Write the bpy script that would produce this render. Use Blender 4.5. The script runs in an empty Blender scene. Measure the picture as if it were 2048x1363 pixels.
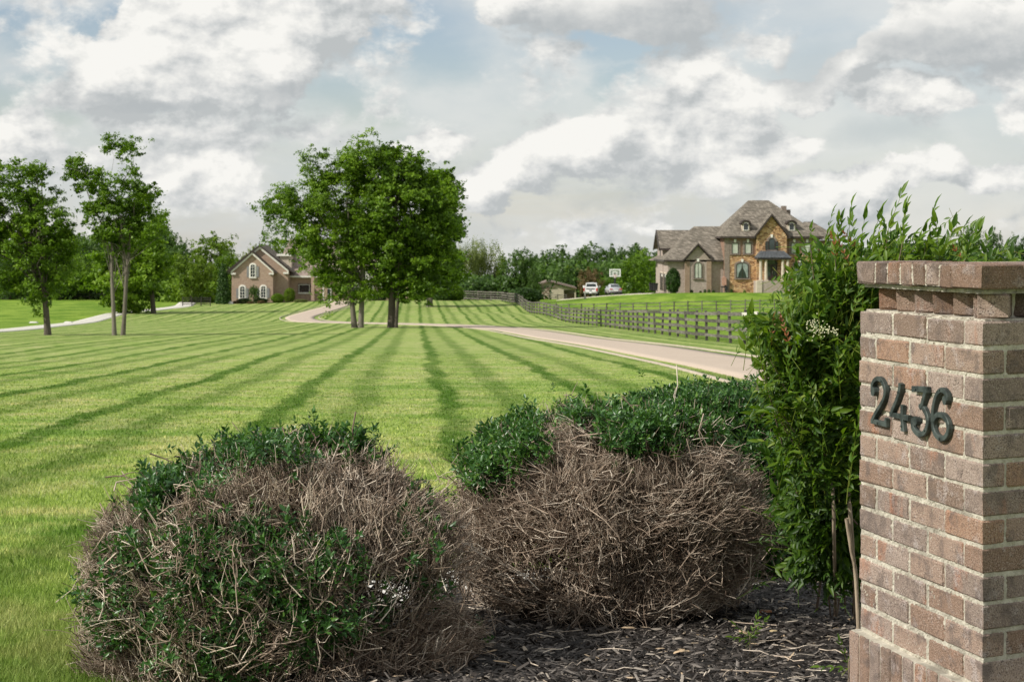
import bpy, math, random
import numpy as np
from mathutils import Vector, Matrix

# ------------------------------------------------------------------ camera, world, sun
SC = bpy.context.scene
COL = SC.collection
F, CX, HZ, EYE = 3700.0, 1024.0, 480.0, 1.6
cam_d = bpy.data.cameras.new('camera')
cam = bpy.data.objects.new('camera', cam_d); COL.objects.link(cam)
cam.location = (0, 0, EYE); cam.rotation_euler = (math.radians(90), 0, 0)
cam_d.sensor_width = 36.0; cam_d.lens = F / 2048 * 36.0
cam_d.shift_y = -(681.5 - HZ) / 2048
cam_d.clip_start = 0.1; cam_d.clip_end = 6000
cam_d.dof.use_dof = True; cam_d.dof.focus_distance = 6.2; cam_d.dof.aperture_fstop = 16
SC.camera = cam
SC.view_settings.view_transform = 'Standard'; SC.view_settings.look = 'None'
SC.view_settings.exposure = 0.0; SC.view_settings.gamma = 1.0
SC.view_settings.use_curve_mapping = False
SC.cycles.max_bounces = 6; SC.cycles.transparent_max_bounces = 8

SUN = Vector((-0.70, -0.34, 0.62)).normalized()
sl = bpy.data.lights.new('sun', 'SUN'); sl.energy = 5.0; sl.angle = math.radians(0.6); sl.color = (1.0, 0.95, 0.86)
so = bpy.data.objects.new('sun', sl); COL.objects.link(so)
so.rotation_euler = SUN.to_track_quat('Z', 'Y').to_euler(); so.location = (-20, -10, 40)


def N(nt, typ, **kw):
    n = nt.nodes.new(typ)
    for k, v in kw.items():
        if k == 'ins':
            for kk, vv in v.items():
                if isinstance(vv, bpy.types.NodeSocket): nt.links.new(vv, n.inputs[kk])
                else: n.inputs[kk].default_value = vv
        else: setattr(n, k, v)
    return n


def MATH(nt, op, a, b=None, c=None, clamp=False):
    n = nt.nodes.new('ShaderNodeMath'); n.operation = op; n.use_clamp = clamp
    for i, v in enumerate((a, b, c)):
        if v is None: continue
        if isinstance(v, bpy.types.NodeSocket): nt.links.new(v, n.inputs[i])
        else: n.inputs[i].default_value = v
    return n.outputs[0]


def VM(nt, op, a, b=None):
    n = nt.nodes.new('ShaderNodeVectorMath'); n.operation = op
    for i, v in enumerate((a, b)):
        if v is None: continue
        if isinstance(v, bpy.types.NodeSocket): nt.links.new(v, n.inputs[i])
        else: n.inputs[i].default_value = v
    return n.outputs['Value'] if op in ('LENGTH', 'DOT_PRODUCT') else n.outputs[0]


def MIX(nt, fac, a, b, mode='MIX'):
    n = nt.nodes.new('ShaderNodeMix'); n.data_type = 'RGBA'; n.blend_type = mode
    for s, v in ((n.inputs[0], fac), (n.inputs[6], a), (n.inputs[7], b)):
        if isinstance(v, bpy.types.NodeSocket): nt.links.new(v, s)
        elif isinstance(v, (int, float)): s.default_value = v
        else: s.default_value = (*v, 1) if len(v) == 3 else v
    return n.outputs[2]


def RAMP(nt, fac, stops, interp='LINEAR'):
    n = nt.nodes.new('ShaderNodeValToRGB'); r = n.color_ramp; r.interpolation = interp
    while len(r.elements) > 1: r.elements.remove(r.elements[-1])
    for i, (p, c) in enumerate(stops):
        e = r.elements[0] if i == 0 else r.elements.new(p)
        e.position = p
        if isinstance(c, (int, float)): c = (c, c, c)
        e.color = (*c, 1)
    nt.links.new(fac, n.inputs[0]); return n.outputs[0]


def MAPR(nt, v, a, b, c=0.0, d=1.0, smooth=True):
    n = nt.nodes.new('ShaderNodeMapRange'); n.interpolation_type = 'SMOOTHSTEP' if smooth else 'LINEAR'
    nt.links.new(v, n.inputs[0])
    for i, x in zip((1, 2, 3, 4), (a, b, c, d)): n.inputs[i].default_value = x
    return n.outputs[0]


def NOISE(nt, vec, scale, detail=4, rough=0.55, dist=0.0, out=0):
    n = nt.nodes.new('ShaderNodeTexNoise')
    if vec is not None: nt.links.new(vec, n.inputs['Vector'])
    n.inputs['Scale'].default_value = scale; n.inputs['Detail'].default_value = detail
    n.inputs['Roughness'].default_value = rough; n.inputs['Distortion'].default_value = dist
    return n.outputs[out]


def dirpx(px, py):
    return Vector(((px - CX) / F, 1.0, -(py - HZ) / F)).normalized()


# cloud banks of the sky: direction, angular half sizes (px of the photo / F)
CLOUDS = [  # px, py, rx, ry, weight
    (215, 150, 90, 62, 1.1), (330, 90, 90, 95, 1.3), (450, 130, 110, 75, 1.2), (400, 20, 70, 50, 1.0),
    (560, 120, 100, 90, 1.3), (620, 50, 90, 70, 1.2), (560, 185, 70, 45, .9), (650, -40, 120, 80, 1),
    (10, 290, 50, 45, 1.0), (60, 110, 110, 35, .45), (200, 315, 45, 25, .6), (860, 275, 60, 26, .9), (800, 300, 45, 22, .7),
    (420, 350, 110, 45, .75), (500, 370, 60, 40, .75), (370, 330, 60, 25, .7),
    (960, 370, 60, 48, 1.0), (1060, 320, 85, 50, 1.05), (1200, 265, 70, 40, 1.05), (1150, 310, 130, 60, 1.0),
    (1290, 300, 80, 45, .9), (1410, 155, 50, 50, .95), (1480, 210, 75, 60, .95), (1500, 290, 90, 40, .8),
    (1640, 170, 90, 40, .9), (1740, 130, 90, 40, .9), (1780, 100, 40, 45, .8), (1560, 90, 34, 40, .55),
    (1010, 20, 80, 40, .9), (1250, 20, 160, 60, .9), (1950, 60, 110, 45, .9), (1880, 100, 120, 30, .8),
    (1850, 195, 110, 30, .75), (1700, 370, 130, 38, .95), (1620, 400, 90, 35, .95), (1880, 330, 50, 45, .85), (1810, 350, 40, 25, .8),
    (2000, 360, 80, 45, .95), (1180, 470, 45, 20, .7), (1300, 460, 30, 15, .6), (1400, 355, 80, 40, .65),
    (1640, 285, 60, 30, .7), (1930, 40, 150, 60, .9), (2250, 150, 200, 120, 1), (-250, 60, 180, 120, 1),
    (2300, 380, 150, 60, 1), (-200, 360, 150, 60, .9), (300, -250, 300, 100, 1), (1400, -200, 350, 90, 1)]
GREYS = [(1330, 60, 130, 60), (1640, 120, 90, 60), (1900, 80, 150, 50), (1180, 60, 90, 50), (1440, 30, 60, 60),
         (1230, 400, 80, 16), (1790, 265, 90, 40), (1990, 130, 90, 30), (1080, 45, 60, 30), (250, 205, 120, 14), (570, 205, 70, 26)]
BLUES = [(40, 205, 130, 50), (760, 60, 90, 90), (130, 70, 110, 50), (250, 50, 60, 40), (820, 90, 150, 70), (700, 210, 90, 60), (40, 20, 90, 30), (1230, 90, 110, 40),
         (460, 25, 60, 40), (1250, 150, 60, 25)]

world = bpy.data.worlds.new('World'); SC.world = world; world.use_nodes = True
world.cycles.sampling_method = 'MANUAL'; world.cycles.sample_map_resolution = 512


def blob_group(name, lst, weights):
    g = bpy.data.node_groups.new(name, 'ShaderNodeTree')
    g.interface.new_socket('Vector', in_out='INPUT', socket_type='NodeSocketVector')
    g.interface.new_socket('Value', in_out='OUTPUT', socket_type='NodeSocketFloat')
    gi = g.nodes.new('NodeGroupInput'); go = g.nodes.new('NodeGroupOutput')
    acc = None
    for it in lst:
        px, py, rx, ry = it[:4]; w = it[4] if weights else 1.0
        c = dirpx(px, py)
        d = VM(g, 'SUBTRACT', gi.outputs[0], tuple(c))
        d = VM(g, 'MULTIPLY', d, (F / rx * .72, 3.0, F / ry * .72))
        l = VM(g, 'DOT_PRODUCT', d, d)
        v = MATH(g, 'MULTIPLY_ADD', l, -w, w)
        v = MATH(g, 'MAXIMUM', v, 0.0)
        acc = v if acc is None else MATH(g, 'SMOOTH_MAX', acc, v, 0.35)
    g.links.new(acc, go.inputs[0])
    return g


def build_world():
    nt = world.node_tree; nt.nodes.clear()
    tc = nt.nodes.new('ShaderNodeTexCoord'); d = tc.outputs['Generated']
    sky = nt.nodes.new('ShaderNodeTexSky'); sky.sky_type = 'NISHITA'; sky.sun_disc = False
    sky.sun_elevation = math.asin(SUN.z); sky.sun_rotation = math.atan2(SUN.x, SUN.y)
    sky.altitude = 200; sky.air_density = 1.0; sky.dust_density = .6; sky.ozone_density = 1.5
    cg = blob_group('cloud_banks', CLOUDS, True); gg = blob_group('grey_banks', GREYS, False); bg = blob_group('blue_gaps', BLUES, False)
    st = VM(nt, 'MULTIPLY', d, (1, 1, 1.5))
    w1 = nt.nodes.new('ShaderNodeTexNoise'); nt.links.new(st, w1.inputs['Vector'])
    w1.inputs['Scale'].default_value = 13; w1.inputs['Detail'].default_value = 8; w1.inputs['Roughness'].default_value = .58
    warp = VM(nt, 'SUBTRACT', w1.outputs['Color'], (.5, .5, .5)); warp = VM(nt, 'MULTIPLY', warp, (.075, .0, .055))
    dw = VM(nt, 'ADD', d, warp)

    def banks(vec):
        g = nt.nodes.new('ShaderNodeGroup'); g.node_tree = cg; nt.links.new(vec, g.inputs[0]); return g.outputs[0]
    nz = lambda v, sc=15, dt=9: NOISE(nt, v, sc, dt, .60, .1)
    b0 = banks(dw); n0 = nz(st)
    m0 = MATH(nt, 'ADD', b0, MATH(nt, 'MULTIPLY_ADD', n0, 1.7, -.85))
    alpha = MAPR(nt, m0, .20, .42)
    litb = MATH(nt, 'SUBTRACT', b0, banks(VM(nt, 'ADD', dw, (-.010, 0, .013))))
    litf = MATH(nt, 'SUBTRACT', nz(st, 17, 6), nz(VM(nt, 'ADD', st, (-.006, 0, .010)), 17, 6))
    litg = MATH(nt, 'SUBTRACT', nz(st, 45, 5), nz(VM(nt, 'ADD', st, (-.003, 0, .005)), 45, 5))
    g2 = nt.nodes.new('ShaderNodeGroup'); g2.node_tree = gg; nt.links.new(dw, g2.inputs[0])
    g3 = nt.nodes.new('ShaderNodeGroup'); g3.node_tree = bg; nt.links.new(dw, g3.inputs[0])
    # thin high veil
    vs = VM(nt, 'MULTIPLY', d, (1, 1, 3.2))
    vn = NOISE(nt, vs, 7, 7, .6, .5)
    veil = MATH(nt, 'SUBTRACT', MAPR(nt, vn, .28, .6, .66, 1.0), MATH(nt, 'MULTIPLY', g3.outputs[0], 1.0), clamp=True)
    vn2 = NOISE(nt, VM(nt, 'MULTIPLY', d, (1, 1, 2.0)), 9, 6, .55)
    veilc = MIX(nt, MAPR(nt, vn2, .35, .65), (.66, .70, .71), (.80, .81, .785))
    # cumulus colour
    sh = MATH(nt, 'MULTIPLY_ADD', litb, 1.0, .56)
    sh = MATH(nt, 'ADD', sh, MATH(nt, 'MULTIPLY', litf, 3.1))
    sh = MATH(nt, 'ADD', sh, MATH(nt, 'MULTIPLY', litg, 1.6), clamp=True)
    cum = RAMP(nt, sh, [(0, (.52, .545, .55)), (.3, (.66, .675, .67)), (.55, (.80, .80, .78)), (.8, (.92, .91, .87)), (1, (1.02, 1.0, .95))])
    grey = MATH(nt, 'MULTIPLY', g2.outputs[0], .75, clamp=True)
    cum = MIX(nt, grey, cum, (.46, .49, .505))
    veilc = MIX(nt, MATH(nt, 'MULTIPLY', grey, .8), veilc, (.46, .52, .55))
    bsky = nt.nodes.new('ShaderNodeBackground'); bsky.inputs[1].default_value = .125
    tint = MIX(nt, 1.0, sky.outputs[0], (.95, .86, .84), 'MULTIPLY'); nt.links.new(tint, bsky.inputs[0])
    bv = nt.nodes.new('ShaderNodeBackground'); nt.links.new(veilc, bv.inputs[0])
    bc = nt.nodes.new('ShaderNodeBackground'); nt.links.new(cum, bc.inputs[0])
    mx = nt.nodes.new('ShaderNodeMixShader'); nt.links.new(veil, mx.inputs[0]); nt.links.new(bsky.outputs[0], mx.inputs[1]); nt.links.new(bv.outputs[0], mx.inputs[2])
    mx2 = nt.nodes.new('ShaderNodeMixShader'); nt.links.new(alpha, mx2.inputs[0]); nt.links.new(mx.outputs[0], mx2.inputs[1]); nt.links.new(bc.outputs[0], mx2.inputs[2])
    out = nt.nodes.new('ShaderNodeOutputWorld'); nt.links.new(mx2.outputs[0], out.inputs[0])


build_world()

# ------------------------------------------------------------------ helpers
RNG = np.random.default_rng(7)
random.seed(5)


def raw(name, verts, faces, mat=None, parent=None, smooth=False, rnd=None, loc=(0, 0, 0)):
    """verts (n,3) array, faces: int array (m,3|4) or list of tuples"""
    me = bpy.data.meshes.new(name)
    if isinstance(faces, np.ndarray):
        verts = np.asarray(verts, dtype=np.float32); m, k = faces.shape
        me.vertices.add(len(verts)); me.vertices.foreach_set('co', verts.ravel())
        me.loops.add(m * k); me.loops.foreach_set('vertex_index', faces.astype(np.int32).ravel())
        me.polygons.add(m); me.polygons.foreach_set('loop_start', np.arange(0, m * k, k, dtype=np.int32))
        me.update(calc_edges=True)
    else:
        me.from_pydata([tuple(v) for v in verts], [], faces); me.update()
    if rnd is not None:
        a = me.attributes.new('rnd', 'FLOAT', 'POINT'); a.data.foreach_set('value', np.asarray(rnd, dtype=np.float32))
    if smooth: me.polygons.foreach_set('use_smooth', np.ones(len(me.polygons), dtype=bool))
    if mat: me.materials.append(mat)
    return link(name, me, parent, loc)


def link(name, me, parent=None, loc=(0, 0, 0), rot=None, scale=None):
    o = bpy.data.objects.new(name, me); COL.objects.link(o); o.location = loc
    if rot is not None: o.rotation_euler = rot
    if scale is not None: o.scale = scale
    if parent: o.parent = parent
    return o


def thing(name, label, cat, loc=(0, 0, 0), rz=0.0, group=None):
    o = bpy.data.objects.new(name, None); COL.objects.link(o); o.empty_display_size = .2
    o.location = loc; o.rotation_euler = (0, 0, rz); o['label'] = label; o['category'] = cat
    if group: o['group'] = group
    return o


def tag(o, label=None, cat=None, group=None, kind=None):
    if label: o['label'] = label
    if cat: o['category'] = cat
    if group: o['group'] = group
    if kind: o['kind'] = kind
    return o


class MB:
    def __init__(s): s.v = []; s.f = []

    def add(s, vs, fs):
        b = len(s.v); s.v += [tuple(v) for v in vs]; s.f += [tuple(b + i for i in f) for f in fs]; return s

    def box(s, x0, x1, y0, y1, z0, z1):
        return s.add([(x0, y0, z0), (x1, y0, z0), (x1, y1, z0), (x0, y1, z0), (x0, y0, z1), (x1, y0, z1), (x1, y1, z1), (x0, y1, z1)],
                     [(0, 3, 2, 1), (4, 5, 6, 7), (0, 1, 5, 4), (1, 2, 6, 5), (2, 3, 7, 6), (3, 0, 4, 7)])

    def prism(s, poly, y0, y1):   # polygon in x,z extruded along y
        n = len(poly)
        vs = [(x, y0, z) for x, z in poly] + [(x, y1, z) for x, z in poly]
        fs = [tuple(range(n)), tuple(range(2 * n - 1, n - 1, -1))] + [(i, i + n, (i + 1) % n + n, (i + 1) % n) for i in range(n)]
        return s.add(vs, fs)

    def prismx(s, poly, x0, x1):  # polygon in y,z extruded along x
        n = len(poly)
        vs = [(x0, y, z) for y, z in poly] + [(x1, y, z) for y, z in poly]
        fs = [tuple(range(n)), tuple(range(2 * n - 1, n - 1, -1))] + [(i, i + n, (i + 1) % n + n, (i + 1) % n) for i in range(n)]
        return s.add(vs, fs)

    def prismz(s, poly, z0, z1):
        n = len(poly)
        vs = [(x, y, z0) for x, y in poly] + [(x, y, z1) for x, y in poly]
        fs = [tuple(range(n - 1, -1, -1)), tuple(range(n, 2 * n))] + [(i, (i + 1) % n, (i + 1) % n + n, i + n) for i in range(n)]
        return s.add(vs, fs)

    def ring(s, poly_out, poly_in, y0, y1):  # frame between two outlines (x,z)
        n = len(poly_out)
        vs = [(x, y0, z) for x, z in poly_out] + [(x, y0, z) for x, z in poly_in] + [(x, y1, z) for x, z in poly_out] + [(x, y1, z) for x, z in poly_in]
        fs = []
        for i in range(n):
            j = (i + 1) % n
            fs += [(i, j, j + n, i + n), (i, i + 2 * n, j + 2 * n, j), (i + n, j + n, j + 3 * n, i + 3 * n), (i + 2 * n, i + 3 * n, j + 3 * n, j + 2 * n)]
        return s.add(vs, fs)

    def cyl(s, p0, p1, r0, r1=None, n=10):
        p0 = Vector(p0); p1 = Vector(p1); r1 = r0 if r1 is None else r1
        d = (p1 - p0).normalized(); a = d.orthogonal().normalized(); b = d.cross(a)
        vs = [p0 + (a * math.cos(2 * math.pi * i / n) + b * math.sin(2 * math.pi * i / n)) * r0 for i in range(n)]
        vs += [p1 + (a * math.cos(2 * math.pi * i / n) + b * math.sin(2 * math.pi * i / n)) * r1 for i in range(n)]
        return s.add(vs, [tuple(range(n - 1, -1, -1)), tuple(range(n, 2 * n))] + [(i, (i + 1) % n, (i + 1) % n + n, i + n) for i in range(n)])

    def sheet(s, pts, th):   # a thick panel: quad/triangle given by corners, thickness th downwards
        n = len(pts)
        vs = [tuple(p) for p in pts] + [(p[0], p[1], p[2] - th) for p in pts]
        return s.add(vs, [tuple(range(n)), tuple(range(2 * n - 1, n - 1, -1))] + [(i, i + n, (i + 1) % n + n, (i + 1) % n) for i in range(n)])

    def build(s, name, mat, parent=None, smooth=False, loc=(0, 0, 0)):
        return raw(name, s.v, s.f, mat, parent, smooth, None, loc)


def arch(cx, w, z0, z1, rise, n=10):
    """outline of an arched opening, counter-clockwise from bottom left"""
    pts = [(cx - w / 2, z0), (cx + w / 2, z0)]
    zs = z1 - rise
    for i in range(n + 1):
        a = math.pi * i / n
        pts.append((cx + w / 2 * math.cos(a), zs + rise * math.sin(a)))
    return pts


def tubes(P, R, sides=3):
    """P (N,K,3) polylines, R (N,K) radii -> verts, faces"""
    P = np.asarray(P, dtype=np.float64); Nn, K, _ = P.shape
    T = np.gradient(P, axis=1); T /= np.linalg.norm(T, axis=2, keepdims=True) + 1e-9
    up = np.zeros_like(T); up[..., 2] = 1; up[np.abs(T[..., 2]) > .9] = (1, 0, 0)
    A = np.cross(T, up); A /= np.linalg.norm(A, axis=2, keepdims=True) + 1e-9
    B = np.cross(T, A)
    ang = np.arange(sides) * 2 * np.pi / sides
    V = P[:, :, None, :] + R[:, :, None, None] * (A[:, :, None, :] * np.cos(ang)[None, None, :, None] + B[:, :, None, :] * np.sin(ang)[None, None, :, None])
    idx = np.arange(Nn * K * sides).reshape(Nn, K, sides)
    a = idx[:, :-1, :]; b = np.roll(a, -1, axis=2); c = idx[:, 1:, :]; d = np.roll(c, -1, axis=2)
    Fc = np.stack([a, b, d, c], axis=-1).reshape(-1, 4)
    return V.reshape(-1, 3), Fc


# ------------------------------------------------------------------ terrain
DY = np.array([-60, 0, 5, 8, 12, 20, 40, 100, 140, 165, 181, 200, 225, 250, 262, 280, 300, 350, 500, 900, 3000.])
DD = np.array([1.2, 1.30, 1.385, 1.53, 1.84, 2.27, 3.04, 5.2, 6.64, 7.5, 8.02, 8.28, 8.46, 8.56, 8.64, 9.0, 9.6, 11, 15, 26, 80.])
_t = np.linspace(-60, 3000, 6121)
_d = np.interp(_t, DY, DD)


def _smooth(d):
    out = d.copy()
    for w, lo, hi in ((5, -60, 30), (31, 30, 3000)):
        k = np.hanning(w + 2)[1:-1]; k /= k.sum()
        s = np.convolve(np.pad(d, w, mode='edge'), k, 'same')[w:-w]
        m = (_t >= lo) & (_t < hi); out[m] = s[m]
    return out


_d = _smooth(_d)
# measured heights: photo column, photo row of the ground there, distance
PTS = [(1346, 585.5, 243), (1541, 585.5, 244), (1541, 588, 234), (1700, 585.5, 246), (1440, 585.5, 244), (1400, 600, 222), (1560, 604, 222), (1300, 586.5, 252), (1232, 590.5, 257), (1181, 592.5, 262), (1480, 621, 204), (1300, 624, 209), (1100, 629, 214),
       (1050, 607, 262), (1122, 599, 288), (1125, 598, 300), (1800, 620, 200), (500, 608, 257), (500, 605, 268), (560, 605, 261), (640, 601, 262), (440, 608, 256), (400, 612, 247), (740, 602, 262), (830, 600, 262), (900, 600, 270)]
ZERO = [(1228, 139), (1308, 111), (1136, 178), (1505, 77), (1013, 262), (920, 277), (600, 190), (680, 222), (859, 236), (307, 211), (304, 224), (720, 172), (1000, 160), (1700, 120), (1600, 160), (100, 152), (1068, 212), (1900, 60), (800, 215), (450, 225)]
_rx = np.array([((p[0] - CX) * p[2] / F, p[2]) for p in PTS] + [((p[0] - CX) * p[1] / F, p[1]) for p in ZERO])
_rv = np.array([EYE - (p[1] - HZ) * p[2] / F - (EYE - np.interp(p[2], _t, _d)) for p in PTS] + [0.0] * len(ZERO))
_K = np.exp(-((_rx[:, None] - _rx[None]) ** 2).sum(-1) / 17.0 ** 2) + np.eye(len(_rx)) * .03
_w = np.linalg.solve(_K, _rv)


def ground(x, y):
    x = np.asarray(x, dtype=np.float64); y = np.asarray(y, dtype=np.float64)
    z = EYE - np.interp(y, _t, _d)
    for (X, Y), w in zip(_rx, _w):
        z = z + w * np.exp(-((x - X) ** 2 + (y - Y) ** 2) / 17.0 ** 2)
    nearw = 1 / (1 + np.exp(-(y - 18) / 4))
    z = z + nearw * np.exp(-np.maximum(y - 60, 0) / 40) * (.05 * np.sin(x * .31 + y * .05) * np.cos(y * .11) + .10 * np.sin(x * .07 + 1.3) * np.sin(y * .037))
    return z


def gz(x, y): return float(ground(x, y))
def W(px, Y): return (px - CX) * Y / F
def P3(px, py, Y): return ((px - CX) * Y / F, Y, EYE - (py - HZ) * Y / F)


def axis(stops):
    out = []
    for a, b, s in stops: out += list(np.arange(a, b, s))
    out.append(stops[-1][1]); return np.array(out)
# ------------------------------------------------------------------ materials
MATS = {}


def newmat(name):
    m = bpy.data.materials.new(name); m.use_nodes = True; nt = m.node_tree; nt.nodes.clear()
    out = nt.nodes.new('ShaderNodeOutputMaterial'); b = nt.nodes.new('ShaderNodeBsdfPrincipled')
    nt.links.new(b.outputs[0], out.inputs[0]); MATS[name] = m
    return m, nt, b, out


def setc(nt, b, c, rough=.8, spec=.3, bump=None, bs=.3, bd=.02):
    if isinstance(c, bpy.types.NodeSocket): nt.links.new(c, b.inputs['Base Color'])
    else: b.inputs['Base Color'].default_value = (*c, 1)
    b.inputs['Roughness'].default_value = rough; b.inputs['Specular IOR Level'].default_value = spec
    if bump is not None:
        bp = nt.nodes.new('ShaderNodeBump'); bp.inputs['Strength'].default_value = bs; bp.inputs['Distance'].default_value = bd
        nt.links.new(bump, bp.inputs['Height']); nt.links.new(bp.outputs[0], b.inputs['Normal'])


def mottled(name, c1, c2, scale=8, rough=.8, spec=.3, bs=.2, bd=.01, detail=5, world_=False, metallic=0, coat=0):
    m, nt, b, out = newmat(name)
    if world_: v = nt.nodes.new('ShaderNodeNewGeometry').outputs['Position']
    else: v = nt.nodes.new('ShaderNodeTexCoord').outputs['Object']
    n = NOISE(nt, v, scale, detail)
    setc(nt, b, MIX(nt, MAPR(nt, n, .3, .7), c1, c2), rough, spec, n, bs, bd)
    b.inputs['Metallic'].default_value = metallic; b.inputs['Coat Weight'].default_value = coat
    return m


def lawn_group():
    g = bpy.data.node_groups.new('lawn_colour', 'ShaderNodeTree')
    g.interface.new_socket('Colour', in_out='OUTPUT', socket_type='NodeSocketColor')
    go = g.nodes.new('NodeGroupOutput')
    pos = g.nodes.new('ShaderNodeNewGeometry').outputs['Position']
    sx = N(g, 'ShaderNodeSeparateXYZ', ins={0: pos})
    wob = NOISE(g, pos, .35, 3, .5)
    s = MATH(g, 'MULTIPLY_ADD', sx.outputs[1], .052, sx.outputs[0])
    s = MATH(g, 'ADD', s, MATH(g, 'MULTIPLY_ADD', wob, .7, -.35))
    n_f = NOISE(g, pos, 2.2, 6, .7)
    s = MATH(g, 'ADD', s, MATH(g, 'MULTIPLY_ADD', n_f, .40, -.20))
    t = MATH(g, 'FRACT', MATH(g, 'MULTIPLY', MATH(g, 'SUBTRACT', s, .5), 1 / 2.45))
    band = RAMP(g, t, [(0, 1.0), (.05, .95), (.095, .20), (.30, .18), (.36, .66), (.48, .62), (.55, .12), (.62, .0), (.90, .03), (.94, .95), (1, 1)])
    light = (.262, .340, .085); dark = (.050, .118, .006); warm = (.385, .385, .170); cool = (.150, .255, .045)
    n1 = NOISE(g, pos, .9, 6, .68)
    n2 = NOISE(g, pos, 4.2, 6, .72)
    n3 = NOISE(g, VM(g, 'MULTIPLY', pos, (.7, 2.0, 1.0)), .30, 6, .68)
    n5 = NOISE(g, VM(g, 'MULTIPLY', pos, (1.0, .6, 1.0)), 1.7, 6, .75)
    c = MIX(g, MAPR(g, n1, .44, .64), light, warm)
    c = MIX(g, MAPR(g, n3, .48, .64, 0, .85), c, cool)
    c = MIX(g, MAPR(g, n5, .54, .68, 0, .6), c, (.44, .42, .22))
    c = MIX(g, MAPR(g, n5, .46, .34, 0, .7), c, (.13, .215, .03))
    stripe_var = MAPR(g, NOISE(g, pos, .22, 3), .35, .6, .75, 1.0)
    stripe_var = MATH(g, 'MULTIPLY', stripe_var, MAPR(g, sx.outputs[1], 8, 19, .7, 1.0))
    c = MIX(g, MATH(g, 'MULTIPLY', band, stripe_var), c, dark)
    c = MIX(g, MAPR(g, n2, .54, .70, 0, .65), c, (.47, .47, .22))
    c = MIX(g, MAPR(g, n2, .47, .34, 0, .65), c, (.085, .15, .018))
    g.links.new(c, go.inputs[0])
    return g


LG = lawn_group()


def ground_mat():
    m, nt, b, out = newmat('ground')
    lg = nt.nodes.new('ShaderNodeGroup'); lg.node_tree = LG
    pos = nt.nodes.new('ShaderNodeNewGeometry').outputs['Position']
    at = nt.nodes.new('ShaderNodeAttribute'); at.attribute_name = 'rnd'
    n = NOISE(nt, VM(nt, 'MULTIPLY', pos, (1, .5, 1)), .35, 6, .65)
    n2 = NOISE(nt, VM(nt, 'MULTIPLY', pos, (1, 1, 1)), 1.7, 6, .7)
    field = MIX(nt, MAPR(nt, n, .40, .62), (.105, .195, .014), (.215, .31, .040))
    field = MIX(nt, MAPR(nt, n2, .56, .8, 0, .7), field, (.34, .36, .12))
    field = MIX(nt, MAPR(nt, n2, .48, .32, 0, .75), field, (.06, .125, .008))
    # the lawn outside mown area
    z = at.outputs['Fac']
    c = MIX(nt, MAPR(nt, z, .45, .55), lg.outputs[0], field)
    fine = NOISE(nt, VM(nt, 'MULTIPLY', pos, (1, .5, 1)), 14, 5, .75)
    c = MIX(nt, MAPR(nt, fine, .50, .34, 0, .6), c, (.07, .12, .012))
    setc(nt, b, c, .95, .1, fine, .55, .03)
    return m


def grass_mat(name='grass_blades'):
    m, nt, b, out = newmat(name)
    lg = nt.nodes.new('ShaderNodeGroup'); lg.node_tree = LG
    at = nt.nodes.new('ShaderNodeAttribute'); at.attribute_name = 'rnd'
    c = MIX(nt, 1.0, lg.outputs[0], RAMP(nt, at.outputs['Fac'], [(0, (.55, .68, .4)), (.4, (1.15, 1.22, .9)), (.8, (1.5, 1.5, 1.25)), (1, (2.3, 2.1, 1.9))]), 'MULTIPLY')
    setc(nt, b, c, .6, .25)
    tr = nt.nodes.new('ShaderNodeBsdfTranslucent'); nt.links.new(c, tr.inputs[0])
    mx = nt.nodes.new('ShaderNodeMixShader'); mx.inputs[0].default_value = .35
    nt.links.new(b.outputs[0], mx.inputs[1]); nt.links.new(tr.outputs[0], mx.inputs[2]); nt.links.new(mx.outputs[0], out.inputs[0])
    return m


def leaf_mat(name, stops, rough=.45, spec=.4, trans=.3, obj_var=.15):
    m, nt, b, out = newmat(name)
    at = nt.nodes.new('ShaderNodeAttribute'); at.attribute_name = 'rnd'
    oi = nt.nodes.new('ShaderNodeObjectInfo')
    f = MATH(nt, 'ADD', at.outputs['Fac'], MATH(nt, 'MULTIPLY_ADD', oi.outputs['Random'], obj_var, -obj_var / 2), clamp=True)
    c = RAMP(nt, f, stops)
    setc(nt, b, c, rough, spec)
    tr = nt.nodes.new('ShaderNodeBsdfTranslucent')
    nt.links.new(MIX(nt, 1.0, c, (1.5, 1.6, .6), 'MULTIPLY'), tr.inputs[0])
    mx = nt.nodes.new('ShaderNodeMixShader'); mx.inputs[0].default_value = trans
    nt.links.new(b.outputs[0], mx.inputs[1]); nt.links.new(tr.outputs[0], mx.inputs[2]); nt.links.new(mx.outputs[0], out.inputs[0])
    return m


def bark_mat(name, c1, c2, c3):
    m, nt, b, out = newmat(name)
    at = nt.nodes.new('ShaderNodeAttribute'); at.attribute_name = 'rnd'
    v = nt.nodes.new('ShaderNodeTexCoord').outputs['Object']
    n = NOISE(nt, VM(nt, 'MULTIPLY', v, (1, 1, .2)), 14, 5, .6)
    c = RAMP(nt, at.outputs['Fac'], [(0, c1), (.5, c2), (1, c3)])
    c = MIX(nt, MAPR(nt, n, .5, .3, 0, .6), c, tuple(x * .4 for x in c1))
    setc(nt, b, c, .85, .2, n, .6, .02)
    return m


def w_noise(nt, v):
    return NOISE(nt, v, 40, 3, .6, 0, 1)


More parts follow.
